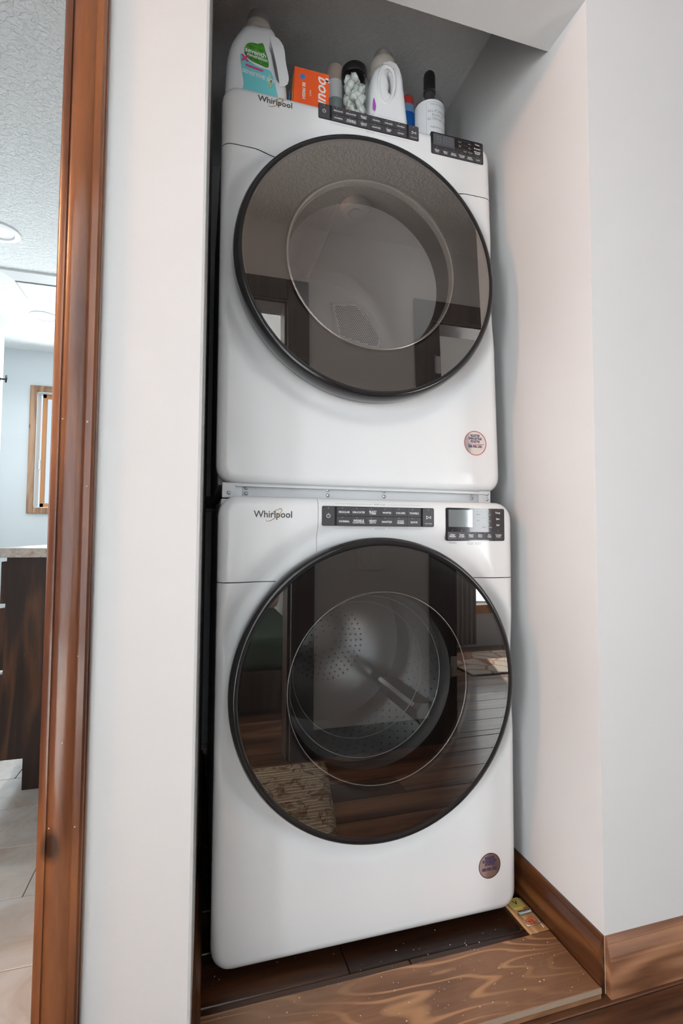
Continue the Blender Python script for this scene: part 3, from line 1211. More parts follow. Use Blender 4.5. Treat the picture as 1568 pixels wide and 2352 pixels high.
for a in range(4):
    a_ = radians(45 + 90 * a)
    c = (-.029 + .0058 * cos(a_), .1115 + .0058 * sin(a_))
    poly_decal(mb, [(c[0] + .0052 * cos(b) * cos(a_) - .0026 * sin(b) * sin(a_), c[1] + .0052 * cos(b) * sin(a_) + .0026 * sin(b) * cos(a_)) for b in [2 * pi * k / 14 for k in range(14)]], YL - .0006)
mb.build('flower_emblem', mat('label_pink', (.78, .06, .22), .45), lab, None, None, False)
mb = MB()
for x, z, r in ((.030, .083, .003), (.034, .071, .0035), (.027, .067, .003), (.033, .060, .004), (-.033, .100, .002)):
    mb.disc((x, YL - .0006, z), r, 'y', 5)
mb.build('print_dots', mat('label_yellow', (.75, .62, .18), .45), lab, None, None, False)

# -- orange dryer-sheet carton with card pieces behind it
bx = empty('dryer_sheet_box', (.205, .1415, ZT), 'orange cardboard dryer sheet box beside the detergent jug', 'box')
ORA = mat('carton_orange', (.86, .115, .025), .5)
hB = .1285
MB().prism([(-.046, .0006), (.046, .0006), (.046, hB), (-.042, hB)], -.026, .020, 'y').build('carton', ORA, bx)
MB().prism([(-.050, .0006), (-.0465, .0006), (-.0428, hB - .004), (-.0445, hB - .03)], -.022, .016, 'y').build('side_panel', mat('carton_side', (.72, .30, .10), .5), bx)
MB().prism([(-.056, .0006), (-.0510, .0006), (-.0500, .085), (-.0520, .078)], -.004, .016, 'y').build('blue_flap', mat('carton_blue', (.05, .26, .62), .5), bx)
mb = MB()
put_text(mb, 'bounce', .031, hB - .068, .040, -.0264, .02, rot=-pi / 2, shear=.25)
put_text(mb, 'BE FRESH', -.019, hB - .058, .0105, -.0264, .03, rot=-pi / 2)
put_text(mb, 'SHEETS', -.008 + .006, hB - .060, .0050, -.0264, .01, rot=-pi / 2)
poly_decal(mb, [(.037, hB - .010), (.045, hB - .010), (.045, hB - .020), (.037, hB - .020)], -.0264)
mb.build('lettering', mat('carton_white', (.88, .82, .78), .5), bx, None, None, False)
MB().disc((-.0215, -.0264, hB - .022), .0065, 'y', 24).build('round_mark', mat('carton_mark', (.05, .22, .62), .5), bx, None, None, False)

# -- air freshener tube
af = empty('air_freshener', (.2925, .212, ZT), 'white cone air freshener with beige top, half hidden behind the glass jar', 'air freshener')
MB().lathe([(.0001, 0), (.024, 0), (.0245, .060), (.0240, .136), (.0235, .140)], (0, 0, 0), 'z', 32).build('base', mat('freshener_grey', (.35, .42, .42), .4), af, 40)
MB().lathe([(.0222, .136), (.0218, .186), (.0222, .190)], (0, 0, 0), 'z', 32).build('sleeve', M_HDPE, af, 40)
MB().lathe([(.0220, .189), (.0228, .214), (.0220, .230), (.0180, .236), (.0001, .238)], (0, 0, 0), 'z', 32).build('top', mat('freshener_top', (.52, .42, .37), .5), af, 60)

# -- glass jar full of pods
JX, JY = .3285, .1500
jar = empty('glass_jar', (JX, JY, ZT), 'clear glass jar full of detergent pods with black lid', 'jar')
MB().lathe([(.0001, .002), (.030, .002), (.0355, .008), (.0360, .020), (.0360, .138), (.0335, .150), (.0300, .155), (.0300, .166)], (0, 0, 0), 'z', 48).build('glass', GLASS_C, jar, 180)
MB().lathe([(.0001, .172), (.0325, .172), (.0345, .170), (.0350, .166), (.0350, .152), (.0340, .1505)], (0, 0, 0), 'z', 48).build('lid', BLACK, jar, 40)
M_POD = mat('pod_film', (.80, .83, .78), .12, coat=.8, trans=.15)
podm = []
for i in range(3):
    p = MB()
    bm = bmesh.new()
    bmesh.ops.create_icosphere(bm, subdivisions=2, radius=1)
    rr = random.Random(i)
    for v in bm.verts:
        n = 1 + .22 * sin(v.co.x * 5 + i) * cos(v.co.z * 4 + i) + rr.uniform(-.06, .06)
        v.co = Vector((v.co.x * .0125, v.co.y * .0115, v.co.z * .0072)) * n
    p.bm(bm)
    me = p.mesh('pod')
    for q in me.polygons:
        q.use_smooth = True
    me.materials.append(M_POD)
    podm.append(me)
cnt = 0
for lv in range(11):
    for k in range(6):
        a = k * pi / 3 + lv * .55 + random.uniform(-.2, .2)
        o = bpy.data.objects.new('laundry_pod', podm[(lv + k) % 3])
        COL.objects.link(o)
        rad = .0195 if k else .004
        o.location = (JX + rad * cos(a), JY + rad * sin(a), ZT + .014 + lv * .0143 + random.uniform(-.002, .002))
        o.rotation_euler = (random.uniform(0, 3), random.uniform(0, 3), random.uniform(0, 3))
        tag(o, 'white translucent laundry pod inside the black-lidded glass jar', 'laundry pod', 'pods in the glass jar')

# -- white jug with a moulded handle
j2 = empty('bleach_jug', (.4182, .1515, ZT), 'white handled jug with beige cap between glass jar and blue bottle', 'jug')
body = curve_solid([[(.357, ZT + .001), (.3568, 1.96), (.3588, 2.01), (.3605, 2.045), (.366, 2.080), (.375, 2.099), (.403, 2.114), (.432, 2.114), (.444, 2.100), (.451, 2.058), (.4585, 2.000), (.4640, 1.95), (.4650, ZT + .001), (.41, ZT)],
                    [(.4110, 2.092), (.4165, 2.075), (.4175, 2.052), (.4130, 2.040), (.4105, 2.060)]], .016, .020, 6)
link('body', local(body, .41, 0, ZT), M_HDPE, j2, 60)
# sculpted grip: a shallow oval rim proud of the body
mb = MB()
ring = smooth_poly([(.378, 2.060), (.388, 2.092), (.403, 2.098), (.417, 2.086), (.4205, 2.055), (.412, 2.022), (.394, 2.004), (.381, 2.020)], 6)
mb.tube([(x - .41, -.0345, z - ZT) for x, z in ring + ring[:1]], .0042, 8, False)
mb.build('grip_rim', M_HDPE, j2, 180)
MB().lathe([(.0001, .180), (.0345, .186), (.0345, .200), (.0325, .212), (.031, .215), (.0001, .216)], (-.008, 0, 0), 'z', 36).build('collar', M_CREAM, j2, 50)
MB().lathe([(.0270, .214), (.0255, .232), (.0225, .237), (.0001, .238)], (-.008, 0, 0), 'z', 36).build('cap', mat('jug_cap', (.36, .34, .32), .45), j2, 50)
mb = MB()
poly_decal(mb, smooth_poly([(-.050, .065), (-.047, .091), (-.041, .072), (-.044, .060)], 4), -.0366)
mb.build('label', mat('jug_label', (.42, .10, .50), .45), j2, None, None, False)

# -- small blue bottle with red cap
b3 = empty('stain_stick', (.5080, .208, ZT), 'small blue bottle with red cap between white jug and clear bottle', 'bottle')
MB().loft([(0, .0175, .012, 0, 0, 3), (.004, .019, .013, 0, 0, 3), (.085, .0185, .013, -.001, 0, 3), (.1025, .0175, .012, -.001, 0, 2.6)]).build('body', mat('blue_plastic', (.015, .16, .62), .35), b3, 50)
MB().loft([(.1025, .0178, .0123, -.001, 0, 2.6), (.112, .0172, .012, -.001, 0, 2.6), (.118, .0155, .011, -.001, 0, 2.4)]).build('shoulder', mat('blue_light', (.25, .44, .75), .35), b3, 50)
MB().loft([(.118, .0155, .011, -.001, 0, 2.4), (.128, .0150, .0108, -.001, 0, 2.3), (.134, .0125, .009, -.001, 0, 2.2), (.136, .008, .006, -.001, 0, 2)]).build('cap', mat('red_cap', (.78, .07, .06), .35), b3, 60)
mb = MB()
mb.box(-.0190, -.0135, -.0136, -.0128, .05, .098)
mb.build('label', mat('blue_label', (.55, .70, .85), .5), b3)

# -- clear bottle with white label and black spray cap
b4 = empty('stain_bottle', (.5480, .1545, ZT), 'clear bottle with printed white label and tall black cap', 'bottle')
MB().lathe([(.0001, .001), (.036, .001), (.0392, .005), (.0395, .120), (.0370, .142), (.0300, .160), (.0200, .172), (.0145, .177), (.0145, .182)], (0, 0, 0), 'z', 48).build('body', GLASS_C, b4, 180)
MB().lathe([(.0001, .003), (.0375, .003), (.0380, .118), (.0360, .1185), (.0001, .1185)], (0, 0, 0), 'z', 48).build('liquid', mat('cloudy_liquid', (.62, .63, .60), .3), b4, 50)
MB().lathe([(.0165, .170), (.0160, .190), (.0158, .214), (.0140, .222), (.0100, .2265), (.0001, .2275)], (0, 0, 0), 'z', 32).build('cap', BLACK, b4, 60)
MB().lathe([(.0001, .147), (.0130, .149), (.0135, .170)], (0, 0, 0), 'z', 24).build('cap_insert', mat('cap_insert', (.05, .045, .05), .4), b4, 60)
RL = .0401


def wrap(mb, vs, fs, r):
    mb.add([(r * sin(x / r), -r * cos(x / r), z) for x, z in vs], fs)


mb = MB()
mb.lathe([(RL, .004), (RL, .126)], (0, 0, 0), 'z', 48, False, radians(165), radians(400))
mb.build('label', mat('label_paper', (.76, .78, .80), .55), b4, 180)
mb = MB()
for s, z, sc, kw in (('THE LAUNDRESS', .1130, .0062, {}), ('ALL-PURPOSE', .0960, .0096, {}), ('BLEACH', .0860, .0096, {}), ('ALTERNATIVE', .0760, .0096, {}), ('fragrance free', .0560, .0080, {'shear': .3}), ('16 FL OZ / 473 mL', .0430, .0055, {}), ('removes stains', .0330, .0055, {})):
    vs, fs = text_geo(s, sc, .004, 'CENTER', kw.get('shear', 0.0))
    wrap(mb, [(a + .006, z + b) for a, b in vs], fs, RL + .0003)
for x in (-.026, .038):
    wrap(mb, [(x - .0003, .004), (x + .0003, .004), (x + .0003, .119), (x - .0003, .119)], [(0, 1, 2, 3)], RL + .0003)
for k in range(16):
    x0_, x1_ = -.026 + .004 * k, -.022 + .004 * k
    wrap(mb, [(x0_, .1187), (x1_, .1187), (x1_, .1193), (x0_, .1193)], [(0, 1, 2, 3)], RL + .0003)
mb.build('lettering', mat('label_ink', (.30, .33, .37), .5), b4, None, None, False)

for o_, sc_ in ((jug, (1.01, 1, 1.05)), (jar, (.98, .98, 1.115)), (j2, (1.018, 1, 1.09)), (b3, (1.07, 1.07, 1.61)), (b4, (1.02, 1.0, 1.105)), (af, (1.02, 1.02, 1.05))):
    o_.scale = sc_

# ------------------------------------------------------------------ mouse trap on the alcove floor
tp = empty('mouse_trap', (.710, -.004, ZA), 'wooden snap mouse trap with yellow bait plate beside the washer', 'mouse trap', rz=.02)
PINE = wood('pine', (.48, .25, .10), (.66, .38, .18), (.80, .52, .28), 'y', 2, .5, .0, knots=False)
MB().box(-.0245, .0245, -.052, .052, 0, .006, .001).build('base', PINE, tp)
ytrap = mat('bait_yellow', (.72, .56, .16), .45)
mb = MB()
mb.box(-.0190, .0150, .018, .050, .0085, .0105, .0008)
mb.box(-.0120, .0060, .012, .020, .0075, .0100, .0008)
bp = mb.build('bait_plate', ytrap, tp)
mb = MB()
vs, fs = text_geo('V', .018, .02)
mb.add([(x - .002, y + .034, .0107) for x, y in vs], fs)
mb.build('bait_mark', mat('bait_mark', (.05, .04, .02), .5), bp, None, None, False)
mb = MB()
mb.tube([(-.016 + .034 * k / 120, .0035 + .0042 * cos(k * .9), .0100 + .0036 * sin(k * .9)) for k in range(121)], .0009, 6)
mb.build('spring', STEEL, tp, 180)
mb = MB()
mb.tube([(-.018, .004, .010), (-.0185, -.020, .0095), (-.0185, -.034, .009), (.0185, -.034, .009), (.0185, -.020, .0095), (.018, .004, .010)], .0010, 6)
mb.build('hammer_wire', STEEL, tp, 180)
mb = MB()
mb.tube([(.014, .020, .011), (.017, -.010, .0105), (.015, -.046, .0075)], .0008, 6)
mb.build('lock_bar', STEEL, tp, 180)
mb = MB()
for pts in ([(-.012, -.016), (.002, -.012), (.013, -.022), (.000, -.030), (-.012, -.016)], [(-.010, -.020), (.008, -.020)], [(-.004, -.014), (-.006, -.030)], [(.004, -.014), (.002, -.028)]):
    mb.tube([(x, y, .0063) for x, y in pts], .0008, 5)
mb.build('red_print', mat('trap_red', (.62, .05, .03), .5), tp)

# paint flakes and crumbs on the alcove floor and threshold
mb = MB()
rr = random.Random(3)
for i in range(150):
    x = rr.uniform(-.02, .73)
    y = rr.uniform(-.20, .0) if rr.random() < .85 else rr.uniform(0, .06)
    if .66 < x and y > -.06:
        continue
    z = -.0028 if y < -.0585 else ZA + .0004
    if rr.random() < .35:
        x = rr.uniform(.40, .73)
    s = rr.uniform(.0004, .0015)
    a = rr.uniform(0, 6)
    mb.add([(x + s * cos(a + q) * (1.4 if q in (0, pi) else .8), y + s * sin(a + q), z + .0006 * (q > 2)) for q in (0, pi / 2, pi, 3 * pi / 2)], [(0, 1, 2, 3)])
    mb.add([(x + s * cos(a + q), y + s * sin(a + q), z) for q in (0, pi / 2, pi)], [(0, 1, 2)])
fk = mb.build('paint_flakes', mat('flake', (.62, .58, .52), .7), None)
tag(fk, 'pale paint flakes and crumbs scattered on the alcove floor', 'debris')
fk['kind'] = 'stuff'

# outlets and plug seen in the gap beside the appliances
EN = mat('outlet_grey', (.55, .55, .54), .4)
op = empty('wall_outlet', (.012, YB, 1.10), 'pale wall outlet on the alcove back wall, upper one in the gap', 'outlet')
MB().box(-.037, .037, -.006, 0, -.058, .058, .003).build('plate', EN, op)
for z in (-.020, .020):
    MB().lathe([(.0001, -.008), (.015, -.008), (.017, -.006)], (.006, 0, z), 'y', 20).build('socket', mat('socket', (.20, .20, .20), .4), op)
op2 = empty('hose_outlet', (.012, YB, 1.005), 'pale hose box on the alcove back wall under the outlet', 'outlet box')
MB().box(-.040, .055, -.020, 0, -.030, .036, .003).build('box', EN, op2)
MB().box(-.030, .045, -.024, -.0195, -.020, .026, .002).build('recess', mat('recess', (.06, .06, .06), .5), op2)
MB().lathe([(.0001, -.045), (.012, -.045), (.012, -.020)], (.018, 0, -.006), 'y', 16).build('valve', STEEL, op2)

# ------------------------------------------------------------------ bathroom seen through the doorway
XBR, XBL, YBB, ZBC = -.13, -1.383, 3.537, 2.40
slab('wall_bath_right', -.135, -.115, YB, YBB, ZF, ZBC, WALL_BATH)
slab('wall_bath_left', XBL - .10, XBL, YH, 2.938, ZF, ZBC, WALL_BATH)
slab('wall_bath_recess_left', -2.05, -1.95, 2.938, YBB, ZF, ZBC, WALL_BATH)
slab('wall_bath_recess_front', -2.05, XBL - .1005, 2.84, 2.938, ZF, ZBC, WALL_BATH)
slab('ceiling_bath', -2.05, -.115, YH, YBB + .1, ZBC, ZBC + .05, CEIL_BATH)
# back wall with a window opening
WX0, WX1, WZ0, WZ1 = -1.334, -.74, 1.105, 2.06
mb = MB()
mb.box(-2.05, WX0, YBB, YBB + .1, ZF, ZBC)
mb.box(WX1, -.115, YBB, YBB + .1, ZF, ZBC)
mb.box(WX0, WX1, YBB, YBB + .1, ZF, WZ0)
mb.box(WX0, WX1, YBB, YBB + .1, WZ1, ZBC)
struct(mb.build('wall_bath_back', WALL_BATH))
win = empty('window_1', (0, 0, 0))
win['kind'] = 'structure'
for nm, a in (('side_casing', (WX0 - .047, WX0, YBB - .018, YBB, WZ0 - .047, WZ1 + .047)), ('side_casing', (WX1, WX1 + .047, YBB - .018, YBB, WZ0 - .047, WZ1 + .047)),
              ('head_casing', (WX0, WX1, YBB - .018, YBB, WZ1, WZ1 + .047)), ('sill_casing', (WX0, WX1, YBB - .018, YBB, WZ0 - .047, WZ0))):
    MB().box(*a, .004).build(nm, BATHTRIM, win)
for a in ((WX0, WX0 + .006, YBB, YBB + .1, WZ0, WZ1), (WX1 - .006, WX1, YBB, YBB + .1, WZ0, WZ1), (WX0, WX1, YBB, YBB + .1, WZ0, WZ0 + .006), (WX0, WX1, YBB, YBB + .1, WZ1 - .006, WZ1)):
    MB().box(*a).build('jamb', mat('jamb_white', (.85, .85, .84), .5), win)
for a in ((WX0 + .030, WX0 + .060, YBB + .05, YBB + .08, WZ0 + .006, WZ1 - .006), (WX1 - .06, WX1 - .03, YBB + .05, YBB + .08, WZ0 + .006, WZ1 - .006),
          (WX0 + .03, WX1 - .03, YBB + .05, YBB + .08, WZ0 + .006, WZ0 + .04), (WX0 + .03, WX1 - .03, YBB + .05, YBB + .08, WZ1 - .04, WZ1 - .006)):
    MB().box(*a, .003).build('sash', SASH, win)
MB().box(WX0 + .018, WX0 + .030, YBB + .03, YBB + .05, 1.42, 1.50, .003).build('latch', M_HDPE, win)
MB().box(WX0 + .055, WX1 - .055, YBB + .062, YBB + .066, WZ0 + .03, WZ1 - .03).build('pane', GLASS_C, win)

# tiled floor
fb = struct(MB().box(-1.49, -.11, YH - .02 - .11, YBB, ZF - .05, ZF - .006).build('floor_bath', mat('grout', (.50, .36, .24), .8)))
TILE = mat('tile_stone', (.72, .66, .59), .22, coat=.3)
t = NT(TILE)
v = t.coords(rand=5.0)
n1 = t.noise(v, 6, 5, .65, 1.2)
t.link(t.ramp(n1, [(.30, (.62, .53, .45)), (.5, (.74, .69, .63)), (.66, (.80, .77, .74))]), t.b.inputs['Base Color'])
tm = MB().box(.001, .459, .001, .2315, -.008, 0, .0012, 1).mesh('tile')
tm.materials.append(TILE)
r_ = 0
y = -.0595
while y < 3.4:
    x = -1.49 - (.23 if r_ % 2 else 0) + .12
    while x < -.14:
        o = bpy.data.objects.new('tile', tm)
        COL.objects.link(o)
        o.parent = fb
        o.location = (x, y, ZF + .004)
        x += .460
    y += .2330
    r_ += 1

# vanity with stone top
van = empty('vanity_cabinet', (-.42, 1.0, ZF + .004), 'dark stained wooden bathroom vanity with scuffed end panel', 'vanity')
VX0, VX1, VY0, VY1 = -.700, -.136, 1.0, 2.25


def vb(name, x0, x1, y0, y1, z0, z1, m=VANITY, bev=.002, par=van):
    zz = ZF + .004
    return MB().box(x0 + .42, x1 + .42, y0 - 1.0, y1 - 1.0, z0 - zz, z1 - zz, bev).build(name, m, par)


VM = VANITY
tt = NT(VM)
# scuffs: fine pale vertical scratches
vv = tt.coords(scale=(60, 60, 5))
sc = tt.ramp(tt.noise(vv, 1.6, 3, .7), [(.66, (0, 0, 0)), (.74, (1, 1, 1))])
ms = tt.ramp(tt.noise(tt.coords(), 3.5, 2), [(.45, (0, 0, 0)), (.65, (1, 1, 1))])
old = tt.b.inputs['Base Color'].links[0].from_socket
tt.link(tt.mix(tt.math('MULTIPLY', sc, tt.math('MULTIPLY', ms, .8)), old, (.42, .22, .09)), tt.b.inputs['Base Color'])
zz = ZF + .004
pl = MB().prism([(VX0 + .42, .110), (VX0 + .42, .800 - zz - 0), (VX1 + .42, .800 - zz), (VX1 + .42, 0), (VX0 + .072 + .42, 0), (VX0 + .072 + .42, .110)], 0, .019, 'y').build('end_panel', VANITY, van)
vb('carcass', VX0 + .004, VX1, VY0 + .020, VY1, .095, .799)
vb('toe_kick', VX0 + .072, VX1, VY0 + .020, VY1, zz, .094)
for y0 in (VY0 + .008, VY0 + .63):
    for z0, z1 in ((.635, .785), (.40, .62), (.115, .385)):
        d = vb('drawer', VX0 - .020, VX0 + .003, y0, y0 + .60, z0, z1)
        MB().tube([(VX0 - .045 + .42, y0 - 1 + .22, (z0 + z1) / 2 - zz), (VX0 - .045 + .42, y0 - 1 + .40, (z0 + z1) / 2 - zz)], .005, 10).build('handle', BLACK, d, 180)
STONE = mat('granite', (.70, .66, .60), .2, coat=.4)
t = NT(STONE)
v = t.coords()
t.link(t.ramp(t.noise(v, 38, 5, .7, .6), [(.33, (.20, .15, .12)), (.42, (.60, .53, .46)), (.6, (.76, .73, .69))]), t.b.inputs['Base Color'])
ct = MB().box(-.330, .284, -.024, 1.262, 0, .034, .003).build('vanity_countertop', STONE)
ct.location = (-.42, 1.0, .8005)
tag(ct, 'speckled cream granite slab on the dark vanity', 'countertop')

# ceiling fittings
for i, (x, y, lb) in enumerate(((-1.03, 1.76, 'round white recessed ceiling light nearer the bathroom door'), (-1.10, 2.80, 'round white recessed ceiling light beyond the exhaust fan'))):
    rl = empty('recessed_light', (x, y, ZBC), lb, 'ceiling light', 'bathroom recessed lights')
    MB().lathe([(.062, -.001), (.066, -.008), (.092, -.007), (.096, -.001)], (0, 0, 0), 'z', 40).build('trim_ring', mat('fitting_white', (.85, .86, .87), .4), rl, 50)
    MB().lathe([(.0001, -.0015), (.062, -.0015)], (0, 0, 0), 'z', 32).build('lens', mat('lens', (.70, .72, .74), .3, emit=(.95, .98, 1), estr=.25), rl)
ef = empty('exhaust_fan', (-.96, 2.31, ZBC), 'square white exhaust fan cover on the bathroom ceiling', 'exhaust fan')
FITW = mat('fan_white', (.84, .85, .85), .4)
mb = MB()
o4 = [(-.205, -.165), (.205, -.165), (.205, .185), (-.205, .185)]
i4 = [(-.145, -.085), (.145, -.085), (.145, .150), (-.145, .150)]
mb.add([(x, y, -.001) for x, y in o4] + [(x, y, -.012) for x, y in o4] + [(x, y, -.030) for x, y in i4],
       [(k, (k + 1) % 4, 4 + (k + 1) % 4, 4 + k) for k in range(4)] + [(4 + k, 4 + (k + 1) % 4, 8 + (k + 1) % 4, 8 + k) for k in range(4)])
mb.build('frame', FITW, ef)
MB().box(-.140, .140, -.080, .145, -.036, -.0305, .002).build('cover', mat('fan_cover', (.66, .69, .69), .45), ef)
hk = empty('towel_hook', (XBL, 2.86, 1.955), 'small dark metal robe hook on the bathroom wall', 'hook')
MB().lathe([(.0001, .006), (.020, .006), (.022, 0)], (0, 0, 0), 'x', 20).build('plate', BLACK, hk, 50)
MB().tube([(.004, 0, 0), (.046, 0, 0)], .006, 10).build('arm', BLACK, hk, 180)
MB().tube([(.046, 0, -.022), (.046, 0, .026)], .007, 10).build('peg', BLACK, hk, 180)
bm_ = empty('bath_mat', (-1.05, 1.42, ZF + .004), 'striped fringed bath mat by the vanity', 'bath mat')
MATM = mat('mat_stripe', (.6, .58, .55), .9)
t = NT(MATM)
wv = t.new('ShaderNodeTexWave', wave_type='BANDS', bands_direction='X')
wv.inputs['Scale'].default_value = 14
t.link(t.coords(), wv.inputs['Vector'])
t.link(t.ramp(wv.outputs['Color'], [(.4, (.06, .06, .07)), (.5, (.66, .63, .58))]), t.b.inputs['Base Color'])
MB().box(-.29, .27, -.13, .60, 0, .010, .003).build('pile', MATM, bm_)
mb = MB()
for k in range(56):
    x = -.285 + .0098 * k
    mb.tube([(x, -.128, .006), (x + .002, -.142, .004), (x, -.155, .002)], .0016, 5)
fr = mb.build('fringe', mat('fringe', (.70, .68, .62), .9), bm_)
fr['kind'] = 'stuff'

# ------------------------------------------------------------------ behind the camera: hall wall, two doorways, the rooms they open to
AX0, AX1, BX0, BX1, ZD = -1.00, .325, 1.045, 1.86, 2.04
mb = MB()
for a, b in ((-3.3, AX0), (AX1, BX0), (BX1, 2.62)):
    mb.box(a, b, YN - WT, YN, ZF, ZH)
for a, b in ((AX0, AX1), (BX0, BX1)):
    mb.box(a, b, YN - WT, YN, ZD, ZH)
struct(mb.build('wall_hall_back', WALL_BACK))
for n_, (x0, x1) in enumerate(((AX0, AX1), (BX0, BX1))):
    tr = empty('trim_%d' % (n_ + 2), (0, 0, 0))
    tr['kind'] = 'structure'
    cw = .098
    for xa, xb in ((x0 - cw, x0), (x1, x1 + cw)):
        MB().box(xa, xb, YN + .0005, YN + .020, ZF, ZD + cw, .004).build('side_casing', DARKTRIM, tr)
    MB().box(x0, x1, YN + .0005, YN + .020, ZD, ZD + cw, .004).build('head_casing', DARKTRIM, tr)
    for xa, xb in ((x0, x0 + .012), (x1 - .012, x1)):
        MB().box(xa, xb, YN - WT, YN, ZF, ZD).build('jamb', DARKTRIM, tr)
    MB().box(x0 + .012, x1 - .012, YN - WT, YN, ZD - .012, ZD).build('head_jamb', DARKTRIM, tr)
for n_, (a, b) in enumerate(((-3.3, AX0 - .10), (AX1 + .099, BX0 - .099), (BX1 + .10, 2.6))):
    baseboard_x('baseboard_hall_back', YN, 1, a, b, ZF, DARKTRIM)

# open door leaf of the side room, with its hinges
dr = empty('door_1', (0, 0, 0))
dr['kind'] = 'structure'
MB().box(BX0 + .014, BX0 + .049, YN - .80, YN - .012, ZF + .01, ZD - .014, .002).build('leaf', DARKTRIM, dr)
for z in (.30, 1.05, 1.82):
    MB().box(BX0 - .012, BX0 + .046, YN - .012, YN + .002 - .010, z - .045, z + .045, .002).build('hinge', mat('hinge_steel', (.75, .76, .76), .3, metal=.6), dr)
    MB().tube([(BX0 + .013, YN - .004, z - .046), (BX0 + .013, YN - .004, z + .046)], .006, 10).build('hinge_pin', STEEL, dr, 180)

# double rocker switch on the wall between the doorways
sw = empty('light_switch', (.668, YN, .795), 'white double rocker light switch on the wall facing the washer', 'light switch')
SWW = mat('switch_white', (.82, .81, .79), .35)
MB().box(-.058, .058, 0, .006, -.058, .058, .003).build('plate', SWW, sw)
for x in (-.023, .023):
    MB().box(x - .017, x + .017, .004, .010, -.034, .034, .002).build('rocker', SWW, sw)
for x in (-.023, .023):
    for z in (-.048, .048):
        MB().lathe([(.0001, .0072), (.003, .007), (.0032, .006)], (x, 0, z), 'y', 10).build('screw', STEEL, sw)

# rooms
RAX, RBX = .70, .80
slab('wall_bedroom_right', RAX, RBX, -4.2, YN - WT, ZF, ZH, WALL)
mb = MB()
mb.box(-3.4, -3.3, -4.2, -3.62, ZF, ZH).box(-3.4, -3.3, -1.28, YN - WT, ZF, ZH).box(-3.4, -3.3, -3.62, -1.28, 1.92, ZH).box(-3.4, -3.3, -3.62, -1.28, ZF - .05, ZF)
struct(mb.build('wall_bedroom_left', WALL))
w_ = empty('window_4', (0, 0, 0))  # made-up glazing, added where the left fill light stands
w_['kind'] = 'structure'
for ya, yb_ in ((-3.62, -3.56), (-2.48, -2.42), (-1.34, -1.28)):
    MB().box(-3.37, -3.33, ya, yb_, ZF, 1.92, .003).build('stile', M_HDPE, w_)
for ya, yb_ in ((-3.56, -2.48), (-2.42, -1.34)):
    MB().box(-3.352, -3.348, ya, yb_, ZF + .02, 1.90).build('pane', GLASS_C, w_)
mb = MB()
W2 = (-2.60, .40, .16, 2.26)
mb.box(-3.3, W2[0], -4.2, -4.1, ZF, ZH).box(W2[1], RAX, -4.2, -4.1, ZF, ZH).box(W2[0], W2[1], -4.2, -4.1, ZF, W2[2]).box(W2[0], W2[1], -4.2, -4.1, W2[3], ZH)
struct(mb.build('wall_bedroom_back', WALL))
slab('ceiling_bedroom', -3.4, 3.5, -4.2, YN - WT, ZH, ZH + .05, CEIL_BATH)
slab('wall_side_room_right', 3.4, 3.5, -2.9, YN - WT, ZF, ZH, WALL)
mb = MB()
W3 = (2.08, 2.82, .32, 1.58)
mb.box(RBX, W3[0], -2.9, -2.8, ZF, ZH).box(W3[1], 3.4, -2.9, -2.8, ZF, ZH).box(W3[0], W3[1], -2.9, -2.8, ZF, W3[2]).box(W3[0], W3[1], -2.9, -2.8, W3[3], ZH)
struct(mb.build('wall_side_room_back', WALL))
for n_, (x0, x1, z0, z1, yy) in enumerate(((*W2, -4.1), (*W3, -2.8))):
    w_ = empty('window_%d' % (n_ + 2), (0, 0, 0))
    w_['kind'] = 'structure'
    for a in ((x0 - .07, x0, yy, yy + .018, z0 - .07, z1 + .07), (x1, x1 + .07, yy, yy + .018, z0 - .07, z1 + .07)):
        MB().box(*a, .003).build('side_casing', BATHTRIM, w_)
    MB().box(x0, x1, yy, yy + .018, z1, z1 + .07, .003).build('head_casing', BATHTRIM, w_)
    MB().box(x0, x1, yy, yy + .03, z0 - .07, z0, .003).build('sill', SASH, w_)
    MB().box((x0 + x1) / 2 - .02, (x0 + x1) / 2 + .02, yy - .06, yy - .03, z0, z1, .003).build('mullion', M_HDPE, w_)
    MB().box(x0, x1, yy - .048, yy - .044, z0, z1).build('pane', GLASS_C, w_)

# curtain panels beside the side-room window
CURT = mat('curtain_cloth', (.42, .42, .43), .9)
cr = empty('curtain', (2.02, -2.74, ZF), 'grey pleated curtain beside the side room window', 'curtain')
mb = MB()
n = 60
vs = []
for z in (.03, 1.75):
    for k in range(n + 1):
        vs.append((-.16 + .30 * k / n, .022 * sin(k * .75), z))
for z in (1.75, .03):
    pass
mb.add(vs, [(k, k + 1, n + 2 + k, n + 1 + k) for k in range(n)])
o = mb.build('cloth', CURT, cr, 180)
sd = o.modifiers.new('thickness', 'SOLIDIFY')
sd.thickness = .003
mb = MB()
mb.tube([(-.25, 0, 1.77), (1.05, 0, 1.77)], .011, 12)
mb.build('rod', BLACK, cr, 180)

